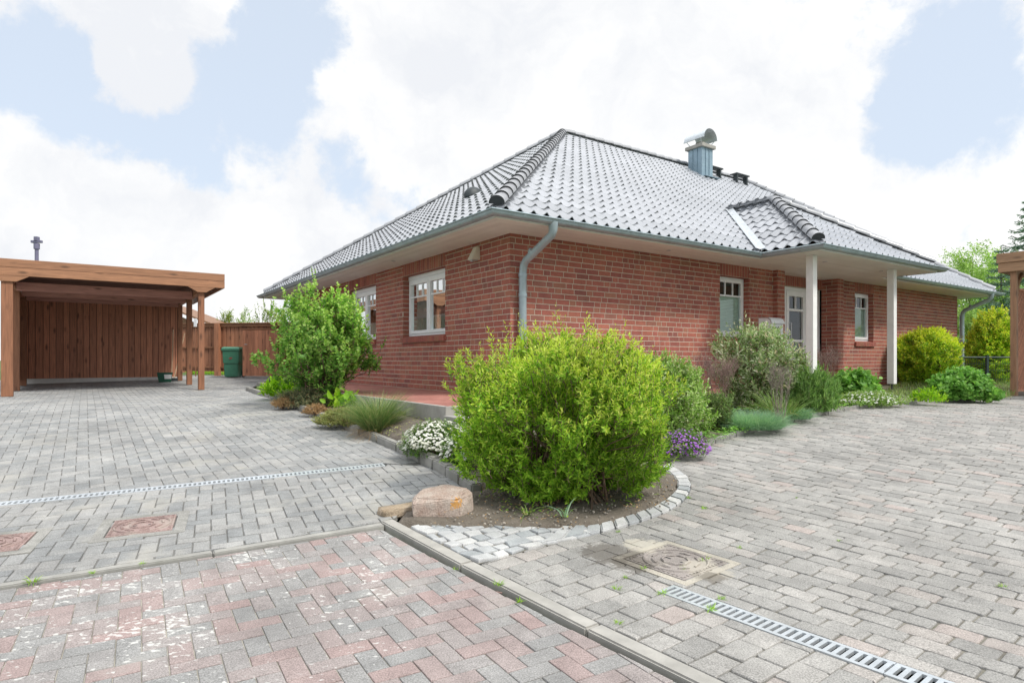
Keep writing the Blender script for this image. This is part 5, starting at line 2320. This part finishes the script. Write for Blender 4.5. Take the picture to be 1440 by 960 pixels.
HEATH = leaf_mat('juniper_sprig', [(0, (0.080, 0.120, 0.056)), (.5, (0.160, 0.216, 0.104)), (.8, (0.304, 0.304, 0.160)), (1, (0.496, 0.352, 0.192))], .25)
RUSTY = leaf_mat('withered_sprig', [(0, (0.250, 0.150, 0.069)), (.6, (0.425, 0.263, 0.125)), (1, (0.525, 0.375, 0.200))], .25)
SEDUM = leaf_mat('stonecrop_leaf', [(0, (0.168, 0.210, 0.056)), (.5, (0.294, 0.350, 0.105)), (.85, (0.434, 0.434, 0.168)), (1, (0.532, 0.364, 0.196))], .3)
BRIGHT = leaf_mat('fresh_green_leaf', [(0, (0.144, 0.348, 0.014)), (.6, (0.288, 0.528, 0.024)), (1, (0.432, 0.624, 0.048))], .42)
SPRUCE = leaf_mat('spruce_needles', [(0, (.12, .22, .16)), (.6, (.21, .34, .25)), (1, (.31, .45, .32))], .2)
TREEG = leaf_mat('light_tree_leaf', [(0, (.20, .36, .08)), (.5, (.36, .55, .15)), (1, (.52, .66, .28))], .42)
FARG = leaf_mat('far_tree_leaf', [(0, (.11, .19, .04)), (.5, (.22, .34, .065)), (1, (.44, .52, .10))], .4)
WHITEF = leaf_mat('white_petal', [(0, (.70, .70, .68)), (1, (.82, .82, .80))], .3, .6)
PURPF = leaf_mat('violet_petal', [(0, (.32, .10, .58)), (.6, (.46, .17, .70)), (1, (.60, .30, .76))], .3, .6)

DOME = [(0, .80), (.25, 1.0), (.55, .93), (.8, .70), (.93, .42), (1, .12)]
VASE = [(0, .30), (.12, .42), (.3, .72), (.55, 1.0), (.75, .95), (.9, .70), (1, .35)]
MOUND = [(0, .95), (.3, 1.0), (.6, .88), (.85, .58), (1, .2)]

# --- the big lime shrub at the tip of the bed
b, H, r = sz(790, 694, 481, 325, .03)
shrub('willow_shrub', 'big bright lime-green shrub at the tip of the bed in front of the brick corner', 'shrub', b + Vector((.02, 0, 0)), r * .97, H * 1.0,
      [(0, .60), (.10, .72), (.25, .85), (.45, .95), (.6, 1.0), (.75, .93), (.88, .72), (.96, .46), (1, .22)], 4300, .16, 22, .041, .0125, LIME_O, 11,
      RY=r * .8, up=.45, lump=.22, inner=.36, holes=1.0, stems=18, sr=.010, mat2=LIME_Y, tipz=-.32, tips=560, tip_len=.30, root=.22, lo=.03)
# --- upright shrub by the terrace
b, H, r = sz(454, 567, 404, 160, .05)
shrub('currant_shrub', 'tall upright shrub with fresh green lobed leaves before the short brick wall', 'shrub', b, r * .80, H * .90,
      [(0, .26), (.1, .40), (.25, .72), (.45, .98), (.62, 1.0), (.78, .92), (.9, .74), (1, .45)], 1250, .24, 13, .062, .046, CURR, 12,
      up=.66, lump=.46, inner=.40, holes=1.08, stems=16, sr=.014, mat2=CURR_Y, tipz=.0, tips=130, tip_len=.36, root=.12, spread=60)
# --- plants along the left edging
b, H, r = sz(399, 558, 536, 56, .05)
shrub('leafy_perennial', 'clump of long bright yellow-green leaves at the far end of the left edging', 'perennial', b, r, H, MOUND, 130, .22, 5, .17, .05, BRIGHT, 13, up=.7, stems=0, sr=.004, inner=.5, spread=35)
b, H, r = sz(432, 570, 553, 82, .05)
shrub('creeping_juniper', 'low spreading dark grey-green juniper under the upright shrub', 'ground cover', b, r * 1.15, max(H, .24), MOUND, 1000, .15, 14, .034, .008, HEATH, 14, RY=r * .55, up=.25, stems=5, sr=.006, lo=-.04)
b, H, r = sz(398, 571, 560, 32, .06)
shrub('withered_heather', 'small tan withered clump at the far left edging', 'ground cover', b, r, max(H, .10), MOUND, 230, .10, 14, .024, .006, RUSTY, 15, RY=r * .7, up=.4, stems=3, sr=.004, lo=-.04)
b, H, r = sz(444, 581, 569, 40, .05)
shrub('withered_heather', 'orange-brown withered patch between the juniper and the stonecrop', 'ground cover', b, r, max(H, .07), MOUND, 260, .08, 14, .024, .006, RUSTY, 16, RY=r * .6, up=.3, stems=3, sr=.004, lo=-.04)
b, H, r = sz(484, 572, 557, 52, .05)
shrub('bergenia', 'group of round shiny green leaves in front of the upright shrub', 'perennial', b, r, max(H, .17), MOUND, 42, .16, 3, .13, .10, BRIGHT, 17, RY=r * .7, up=.7, stems=0, sr=.005, inner=.5, spread=50)
b, H, r = sz(489, 596, 576, 84, .05)
shrub('stonecrop', 'olive and straw-coloured stonecrop mat left of the grass tuft', 'ground cover', b, r * 1.1, max(H, .19), MOUND, 1300, .07, 14, .022, .008, SEDUM, 18, RY=r * .6, up=.5, stems=0, sr=.004, lo=-.04)
rg = np.random.default_rng(19)
b, H, r = sz(530, 607, 555, 80, .04)
t = thing('grass_tuft', 'arching grey-green grass tuft behind the left edging', 'grass tuft', b)
V, Q = blades(rg, np.zeros(3), 2600, .14, H * 1.25, .0034, 2, 44, 52)
np_mesh('blades', V, Q, TUFT, t)
V, Q = blades(rg, np.zeros(3), 330, .15, H * .8, .0045, 55, 100, 50)
np_mesh('withered_blades', V, Q, RUSTY, t)
b, H, r = sz(578, 594, 578, 60, .05)
shrub('stonecrop', 'small yellow-green stonecrop patch right of the grass tuft', 'ground cover', b, r * 1.1, max(H, .14), MOUND, 560, .06, 12, .022, .009, SEDUM, 20, RY=r * .7, up=.5, stems=0, sr=.003, lo=-.04)
b, H, r = sz(612, 640, 592, 104, .07)
shrub('candytuft', 'mound of dense white candytuft flowers spilling over the left edging blocks', 'flowers', b + Vector((0, .10, 0)), r, H * .95, MOUND, 900, .09, 14, .026, .006, IBER, 21, RY=r * .75, up=.45, stems=6, sr=.004, lo=-.06, blossom=(1150, WHITEF, .0150, 8, .18))
b, H, r = sz(650, 652, 612, 62, .07)
shrub('candytuft', 'smaller white candytuft tucked against the left side of the lime shrub', 'flowers', b + Vector((0, .05, 0)), r, H, MOUND, 420, .09, 14, .026, .006, IBER, 22, RY=r * .8, up=.45, stems=4, sr=.004, lo=-.06, blossom=(260, WHITEF, .015, 8, .2))

# --- right hand border
b, H, r = sz(965, 640, 606, 72, .05)
shrub('aubrieta', 'cushion of violet flowers at the curve of the right border', 'flowers', b + Vector((0, .08, 0)), r, H, MOUND, 520, .07, 12, .020, .008, IBER, 23, RY=r * .7, up=.45, stems=0, sr=.003, lo=-.05, blossom=(620, PURPF, .0125, 4, .05))
b, H, r = sz(938, 612, 503, 150, .05)
shrub('pale_green_shrub', 'pale green leafy shrub right behind the lime shrub', 'shrub', b + Vector((0, .35, 0)), r, H, [(0, .8), (.25, 1.0), (.55, .98), (.8, .78), (.93, .5), (1, .2)], 1900, .17, 12, .045, .020, VARI2, 24, up=.45, lump=.24, stems=9, sr=.007, holes=.93, tips=90, tip_len=.22)
b, H, r = sz(1008, 600, 556, 46, .05)
shrub('dark_perennial', 'dark green upright bushy plant below the dry reddish twigs', 'perennial', b, r, H, [(0, .7), (.4, 1.0), (.75, .95), (1, .6)], 260, .20, 12, .055, .012, DARKG, 25, up=.85, lump=.3, stems=6, sr=.005)


def dry_twigs(name, label, base, RX, H, n, seed, mat=DRYTWIG):
    rg = np.random.default_rng(seed)
    t = thing(name, label, 'shrub', base)
    A, B, r0 = [], [], []
    for i in range(n):
        a = rg.uniform(0, 6.28)
        rr = RX * math.sqrt(rg.random())
        s = np.array([rg.normal(0, RX * .25), rg.normal(0, RX * .25), 0])
        e = np.array([math.cos(a) * rr, math.sin(a) * rr, H * rg.uniform(.62, .86)])
        mid = s * .45 + e * .55 + rg.normal(0, .02, 3)
        A += [s, mid]
        B += [mid, e]
        r0 += [.0034, .0024]
        for k in range(7):
            f = rg.uniform(.45, 1)
            p = mid + (e - mid) * f
            q = p + unit(np.array([rg.normal(0, .6), rg.normal(0, .6), 1.0])) * H * rg.uniform(.08, .2)
            A.append(p)
            B.append(q)
            r0.append(.0016)
            for _ in range(2):
                g = p + (q - p) * rg.uniform(.4, .9)
                A.append(g)
                B.append(g + unit(np.array([rg.normal(0, .9), rg.normal(0, .9), .8])) * H * rg.uniform(.03, .08))
                r0.append(.0012)
    A, B, r0 = np.array(A), np.array(B), np.array(r0)[:, None]
    V, Q = twig_prisms(A, B, r0, r0 * .6)
    np_mesh('twigs', V, Q, mat, t)
    return t


b, H, r = sz(1010, 585, 488, 66, .05)
dry_twigs('dry_shrub', 'airy reddish-brown bare twigs left of the variegated shrub', b + Vector((0, .1, 0)), r, H, 64, 26)
b, H, r = sz(905, 610, 480, 90, .05)
dry_twigs('dry_shrub', 'thin mauve bare twigs just showing above the pale green shrub', b + Vector((0, .9, 0)), r, H * 1.10, 34, 27)
b, H, r = sz(1075, 580, 462, 132, .05)
shrub('dogwood', 'large grey-green variegated shrub in front of the letter box', 'shrub', b + Vector((0, .35, 0)), r, H, [(0, .42), (.2, .70), (.45, 1.0), (.7, .97), (.88, .70), (1, .32)], 1150, .24, 12, .062, .024, VARI, 28, RY=r * .8, up=.55, lump=.22, holes=.86, stems=12, sr=.009, tips=130, tip_len=.32)
b, H, r = sz(1168, 560, 478, 62, .05)
dry_twigs('dry_hydrangea', 'pinkish-brown dry flower stalks beside the left porch column', b + Vector((0, .35, 0)), r * .9, H, 60, 29)
b, H, r = sz(1142, 560, 500, 60, .05)
shrub('euonymus', 'small pale yellow-green variegated shrub at the foot of the left porch column', 'shrub', b + Vector((0, .15, 0)), r * .7, H, DOME, 330, .16, 12, .045, .018, VARI2, 30, up=.65, lump=.2, stems=6, sr=.006)
rg = np.random.default_rng(31)
for (px, py, tp, w, n, wd, mt, nm, lab, ln, cat) in ((1064, 603, 566, 92, 5200, .0034, BLUEG, 'fescue_mound', 'soft blue-green grassy mound in the right border', .86, 'ground cover'),
                                              (1126, 590, 566, 48, 1900, .0034, BLUEG, 'fescue_mound', 'small blue-green grassy tuft right of the larger mound', .85, 'ground cover'),
                                              (1106, 590, 545, 40, 330, .009, GRASS, 'lily_clump', 'thin clump of tall narrow leaves between the two blue-green mounds', 1.15, 'perennial')):
    b, H, r = sz(px, py, tp, w, .05)
    t = thing(nm, lab, cat, b + Vector((0, .18, 0)))
    V, Q = blades(rg, np.zeros(3), n, r * .90, H * ln, wd, 5, 62, 55)
    np_mesh('blades', V, Q, mt, t)
b, H, r = sz(1150, 580, 528, 76, .05)
shrub('lavender_clump', 'green bushy clump of narrow upright leaves before the dry hydrangea', 'perennial', b + Vector((0, .15, 0)), r, H, [(0, .7), (.35, 1.0), (.7, .9), (.9, .6), (1, .3)], 520, .22, 12, .085, .013, LAVG, 48, RY=r * .7, up=.8, lump=.25, stems=6, sr=.005, spread=36, tips=60, tip_len=.22)
b, H, r = sz(1097, 600, 500, 40, .05)
dry_twigs('dry_stalks', 'grey dry stalks standing in the middle of the right border', b, r * .8, H, 26, 32, simple('grey_dry_stalk', (.24, .20, .17), .9, .2, 20, isl=.3))
b, H, r = sz(1211, 560, 521, 66, .05)
shrub('cranesbill', 'fresh green round-leaved cranesbill mound before the narrow window', 'perennial', b + Vector((0, .2, 0)), r, H, MOUND, 330, .15, 6, .085, .085, GERAN, 33, up=.6, stems=0, sr=.003, spread=70)
b, H, r = sz(1235, 570, 552, 110, .05)
shrub('white_ground_cover', 'low mat of grey-green leaves with tiny white flowers along the right edging', 'ground cover', b + Vector((0, .25, 0)), r, max(H, .16), MOUND, 900, .08, 10, .03, .012, VARI2, 34, RY=r * .5, up=.5, stems=0, sr=.003, lo=-.04, blossom=(420, WHITEF, .014, 6, .2))
def at(px, y):
    x = (px - 720) / F * y
    return Vector((x, y, zg(y)))


def hgt(top, y):
    return CAMZ + (HY - top) * y / F - zg(y)


b, H, r = at(1303, 14.7), hgt(462, 14.7), 43 * 14.7 / F
shrub('golden_shrub', 'rounded yellow-green shrub against the long brick wall right of the white column', 'shrub', b, r, H * .97, [(0, .55), (.2, .85), (.5, 1.0), (.75, .93), (.9, .66), (1, .3)], 2500, .20, 12, .058, .028, YEL, 35, up=.35, lump=.18, holes=.85, stems=10, sr=.009, mat2=YELTIP, tipz=-.2, tips=90, tip_len=.26)
b, H, r = sz(1362, 562, 520, 84, .05)
shrub('cranesbill', 'large green cranesbill mound at the far end of the right edging', 'perennial', b + Vector((0, .15, 0)), r, H, MOUND, 760, .15, 6, .075, .07, GERAN, 36, RY=r * .8, up=.6, stems=0, sr=.003, spread=70)
b, H, r = sz(1310, 566, 548, 40, .05)
shrub('leafy_perennial', 'small bright yellow-green weed before the large cranesbill', 'perennial', b + Vector((0, .05, 0)), r, H, MOUND, 90, .12, 5, .08, .03, BRIGHT, 37, up=.7, stems=0, sr=.003, spread=40)

# --- grass under the far shrubs and low greenery that covers the soil
def scatter_grass(name, poly, n, L, wd, mat, seed, dz, kind='stuff', lean=(0, 60), curve=50):
    rg = np.random.default_rng(seed)
    P = np.array(poly)
    lo_, hi_ = P.min(0), P.max(0)
    pts = rg.uniform(lo_, hi_, (n * 3, 2))
    pts = pts[inside(poly, pts)][:n]
    z = np.array([ground_z(x, y, dz) for x, y in pts])
    base = np.column_stack([pts, z])
    V, Q = blades(rg, base, len(base), .015, L, wd, lean[0], lean[1], curve)
    o = np_mesh(name, V, Q, mat)
    return tag(o, kind=kind)


def bed(*pp):
    return [xy(G(*p, .05)) for p in pp]


o = scatter_grass('border_grass', bed((1240, 556), (1300, 563), (1420, 560), (1440, 540), (1400, 528), (1260, 536)), 9000, .16, .006, GRASS, 40, .05)
tag(o, 'loose green grass below the golden shrub and the column', 'grass', kind='stuff')
o = scatter_grass('lawn_grass', [xy(HW(15.5, -1.5)), (18, 13.5), (20, 16), xy(HW(16, 5))], 26000, .11, .008, GRASS, 41, .0)
tag(o, 'lawn grass round the far corner of the house', 'grass', kind='stuff')
o = scatter_grass('fence_grass', [xy(G(262, 527)), xy(G(300, 527)), xy(G(345, 528)), xy(G(345, 524.5)), xy(G(262, 523.5))], 1500, .13, .010, BRIGHT, 42, .0)
tag(o, 'strip of bright grass under the board fence', 'grass', kind='stuff')


def cover_leaves(name, poly, n, L, Wd, mat, seed, dz, lab, cat):
    rg = np.random.default_rng(seed)
    P = np.array(poly)
    pts = rg.uniform(P.min(0), P.max(0), (n * 3, 2))
    pts = pts[inside(poly, pts)]
    # patchy
    k = np.sin(pts[:, 0] * 7 + 1) * np.sin(pts[:, 1] * 6.3) + rg.normal(0, .4, len(pts)) > -.25
    pts = pts[k][:n]
    z = np.array([ground_z(x, y, dz) for x, y in pts]) + rg.uniform(0, .05, len(pts))
    a = rg.uniform(0, 6.28, len(pts))
    D = np.stack([np.cos(a), np.sin(a), rg.uniform(-.1, .8, len(pts))], 1)
    V, Q = leaves(np.column_stack([pts, z]), D, np.broadcast_to(np.array([[0, 0, 1.0]]), D.shape) + rg.normal(0, .2, D.shape), L * rg.uniform(.6, 1.2, len(pts)), Wd * rg.uniform(.6, 1.2, len(pts)))
    return tag(np_mesh(name, V, Q, mat), lab, cat, kind='stuff')


cover_leaves('border_leaves', bed((960, 640), (1000, 622), (1100, 594), (1200, 573), (1250, 567), (1240, 548), (1100, 560), (1000, 580)), 15000, .045, .022, GERAN, 43, .06, 'small mixed leaves covering the soil along the right edging', 'ground cover')
cover_leaves('bed_leaves', bed((560, 628), (640, 668), (668, 660), (640, 610), (560, 585), (420, 560), (400, 562)), 1500, .035, .014, SEDUM, 44, .05, 'scattered small leaves on the soil of the left bed', 'ground cover')
cover_leaves('seedlings', bed((665, 690), (700, 722), (800, 732), (900, 712), (940, 690), (930, 668), (850, 700), (700, 680)), 190, .028, .010, BRIGHT, 45, .035, 'sparse tiny seedlings on the bare soil round the lime shrub', 'seedlings')
cover_leaves('fallen_leaves', bed((665, 690), (600, 735), (800, 738), (940, 705), (950, 675), (930, 660), (700, 680)), 420, .022, .010, RUSTY, 46, .03, 'dry leaf crumbs on the bare soil', 'litter')
# joint weeds
wm = []
rg = np.random.default_rng(47)
VV, QQ, off = [], [], 0
for (px, py, s) in ((47, 818, .035), (130, 806, .018), (200, 792, .018), (700, 822, .03), (731, 846, .022), (868, 828, .022), (869, 876, .022), (990, 788, .03), (960, 800, .018), (1000, 856, .03), (932, 834, .024),
                    (1015, 842, .02), (990, 715, .026), (968, 700, .02), (870, 748, .018), (1410, 825, .02), (640, 800, .016), (1120, 700, .012), (905, 800, .02), (880, 812, .016), (1040, 770, .016), (1180, 760, .014)):
    b = np.array(G(px, py, 0))
    V, Q = blades(rg, b, 26, s * .6, s * 1.2, s * .12, 10, 85, 40)
    VV.append(V)
    QQ.append(Q + off)
    off += len(V)
tag(np_mesh('joint_weeds', np.concatenate(VV), np.concatenate(QQ), BRIGHT), 'tiny weeds and moss in the paving joints', 'weeds', kind='stuff')
# bulb leaves at the front of the big shrub
for (px, py, n, L, lab, mt) in ((742, 723, 16, .16, 'small tuft of strappy bulb leaves on the soil before the lime shrub', GRASS), (795, 727, 9, .19, 'thin curled bulb leaves on the soil right of the strappy tuft', BLUEG)):
    t = thing('bulb_plant', lab, 'plant', G(px, py, .03))
    V, Q = blades(np.random.default_rng(px), np.zeros(3), n, .03, L, .010, 20, 75, 75)
    np_mesh('blades', V, Q, mt, t)
# loose stones on the soil
rg2 = random.Random(5)
m = MB()
pol = bed((665, 692), (600, 735), (800, 738), (940, 705), (952, 680), (930, 660), (700, 680))
P = np.array(pol)
k = 0
while k < 420:
    x, y = rg2.uniform(P[:, 0].min(), P[:, 0].max()), rg2.uniform(P[:, 1].min(), P[:, 1].max())
    if inside(pol, [(x, y)])[0]:
        s = rg2.uniform(.003, .010)
        bm = bmesh.new()
        bmesh.ops.create_icosphere(bm, subdivisions=1, radius=s)
        for v in bm.verts:
            v.co += Vector((rg2.uniform(-.3, .3), rg2.uniform(-.3, .3), rg2.uniform(-.3, .3))) * s
        m.add_bm(bm, 0, Matrix.Translation((x, y, ground_z(x, y, .025) + s * .2)))
        k += 1
tag(m.build('pebbles', simple('pebble', (.30, .27, .23), .9, .2, 9, isl=.35, bmp=0)), 'small pebbles and clods on the bare soil', 'pebbles', kind='stuff')
# a fallen twig on the street
m = MB()
a = G(648, 829, -.03)
c = G(706, 835, -.03)
m.tube([a + Vector((0, 0, .006)), (a + c) / 2 + Vector((.01, .012, .008)), c + Vector((0, 0, .006))], .0035, 6)
tag(m.build('fallen_twig', DRYTWIG), 'thin reddish twig lying on the street pavers beside the kerb', 'twig')


# --- trees beyond
def broad_tree(name, label, base, H, RX, mat, seed, twigs, L, tr=.12, cz0=.3, group=None, tlen=.7, lump=.3, holes=.92):
    rg = np.random.default_rng(seed)
    t = thing(name, label, 'tree', base, 0, group)
    P, O = crown(rg, twigs, H * (1 - cz0), RX, RX, [(0, .45), (.2, .8), (.45, 1.0), (.7, .86), (.88, .55), (1, .2)], lump, .45, holes, H * cz0)
    T = unit(O * .6 + np.array([[0, 0, .4]]) + rg.normal(0, .4, P.shape))
    lpt = 12
    fr = np.linspace(.1, 1, lpt)[None] + rg.normal(0, .03, (twigs, lpt))
    A = P - T * tlen * .6
    Pv = A[:, None] + T[:, None] * (tlen * fr)[..., None] + rg.normal(0, .08 * tlen, (twigs, lpt, 3))
    Dv = T[:, None] * .5 + rg.normal(0, .8, Pv.shape)
    Nv = rg.normal(0, .6, Pv.shape) + np.array([0, 0, 1.0])
    V, Q = leaves(Pv.reshape(-1, 3), Dv.reshape(-1, 3), Nv.reshape(-1, 3), L * rg.uniform(.6, 1.3, twigs * lpt), L * .6 * rg.uniform(.6, 1.3, twigs * lpt))
    np_mesh('crown', V, Q, mat, t)
    m = MB()
    m.tube([(0, 0, -.2), (.02 * H, 0, H * .3), (0, .02 * H, H * .6), (0, 0, H * .9)], [tr, tr * .8, tr * .5, tr * .12], 8)
    for i in rg.choice(twigs, 26, replace=False):
        z = H * rg.uniform(.22, .7)
        e = A[i]
        m.tube([(0, 0, z * .8), (e[0] * .5, e[1] * .5, (z * .8 + e[2]) / 2 + .1), tuple(e)], [tr * .35, tr * .22, tr * .06], 5, cap=False)
    m.build('trunk', TRUNK, t, smooth=True)
    return t


def spruce(label, base, H, RX, seed, dens=1.0):
    rg = np.random.default_rng(seed)
    t = thing('spruce_tree', label, 'tree', base, 0, 'spruces beyond the right carport')
    A, B, D, N, P = [], [], [], [], []
    TA, TB = [], []
    z = .25
    while z < H * .985:
        f = 1 - z / H
        nb = 7 if f > .15 else 5
        R_ = RX * (f ** .85) + .06
        a0 = rg.uniform(0, 6)
        for k in range(nb):
            a = a0 + k * 2 * math.pi / nb + rg.normal(0, .15)
            Lb = R_ * rg.uniform(.75, 1.12)
            o = np.array([math.cos(a), math.sin(a), 0])
            s = np.array([-o[1], o[0], 0])
            pts = []
            for q in range(7):
                u = q / 6
                pts.append(np.array([0, 0, z]) + o * Lb * u + np.array([0, 0, -.22 * Lb * math.sin(u * 2.4) + .18 * Lb * u * u]))
            for q in range(6):
                TA.append(pts[q])
                TB.append(pts[q + 1])
            nt_ = max(4, int(Lb / .085 * dens))
            for q in range(nt_):
                u = .12 + .88 * (q + .5) / nt_
                i = min(5, int(u * 6))
                p = pts[i] + (pts[i + 1] - pts[i]) * (u * 6 - i)
                for sg in (-1, 1):
                    tl = Lb * .42 * (1.05 - u) + .08
                    d = unit(s * sg * .85 + o * .6 + np.array([0, 0, rg.normal(-.22, .14)]))
                    nn = max(3, int(tl / .04))
                    for w in range(nn):
                        P.append(p + d * tl * (w / nn))
                        D.append(d + rg.normal(0, .28, 3))
                        N.append(np.array([0, 0, 1.0]) + rg.normal(0, .45, 3))
        z += .20 + .24 * f
    P, D, N = np.array(P), np.array(D), np.array(N)
    V, Q = leaves(P, D, N, .10 * rg.uniform(.8, 1.2, len(P)), .042, .3, .05)
    np_mesh('needles', V, Q, SPRUCE, t)
    V, Q = twig_prisms(np.array(TA), np.array(TB), .013, .010)
    m = MB()
    m.tube([(0, 0, -.2), (0, 0, H)], [.028 * H * .6, .01], 8)
    o_ = len(m.v)
    m.v += [tuple(x) for x in V]
    m.f += [tuple(int(k) + o_ for k in q) for q in Q]
    m.m += [0] * len(Q)
    m.build('trunk', TRUNK, t)
    return t


spruce('tall blue-green spruce at the right edge behind the carport beam', at(1448, 21), hgt(278, 21), 1.9, 51)
spruce('shorter blue-green spruce left of the tall one', at(1408, 24), hgt(345, 24), 1.5, 52)
broad_tree('birch_tree', 'airy light green tree rising beyond the right end of the roof', at(1368, 30), hgt(352, 30), 2.1, TREEG, 53, 1900, .10, tlen=.6, holes=1.02, cz0=.15)
broad_tree('birch_tree', 'thin pale green tree between the airy tree and the spruces', at(1412, 33), hgt(362, 33), 2.1, TREEG, 54, 1500, .10, tlen=.6, holes=1.0, cz0=.15)
bb = at(1396, 15.6)
shrub('golden_shrub', 'tall golden-yellow shrub left of the right carport post', 'shrub', bb, 34 * 15.6 / F, hgt(440, 15.6), [(0, .7), (.2, .92), (.5, 1.0), (.75, .86), (.9, .58), (1, .25)], 2600, .24, 12, .062, .03, YEL, 55, up=.3, lump=.2, holes=.85, stems=10, sr=.010, mat2=YELTIP, tipz=-.1, tips=80, tip_len=.28)
for i, (px, y, top, w, mt, lab) in enumerate(((1356, 21, 435, 80, TREEG, 'green hedge bush beyond the far downpipe'), (1440, 18, 470, 90, FARG, 'green bush seen through the right carport lattice'), (1392, 24, 415, 110, CURR, 'mid green bush in the gap behind the golden shrub'))):
    b = at(px, y)
    shrub('garden_bush', lab, 'shrub', b, w / 2 * y / F, hgt(top, y), DOME, 1000, .36, 12, .085, .045, mt, 60 + i, up=.35, lump=.22, holes=.8, stems=8, sr=.012)
# bushes beyond the left fence
for i, (px, y, top, w, mt, lab) in enumerate(((322, 26, 440, 44, FARG, 'dark leafy bush top over the fence nearest the carport'), (345, 25, 442, 36, TREEG, 'small bright bush top over the middle of the fence'),
                                              (382, 24, 431, 60, FARG, 'feathery yellow-green bush top over the fence beside the eaves'), (405, 27, 428, 56, TREEG, 'green bush top under the far eaves corner'))):
    b = at(px, y)
    shrub('garden_bush', lab, 'shrub', b, w / 2 * y / F, hgt(top, y), DOME, 330, .42, 12, .085, .04, mt, 70 + i, up=.65, lump=.35, holes=1.0, stems=8, sr=.012, tips=60, tip_len=.5)
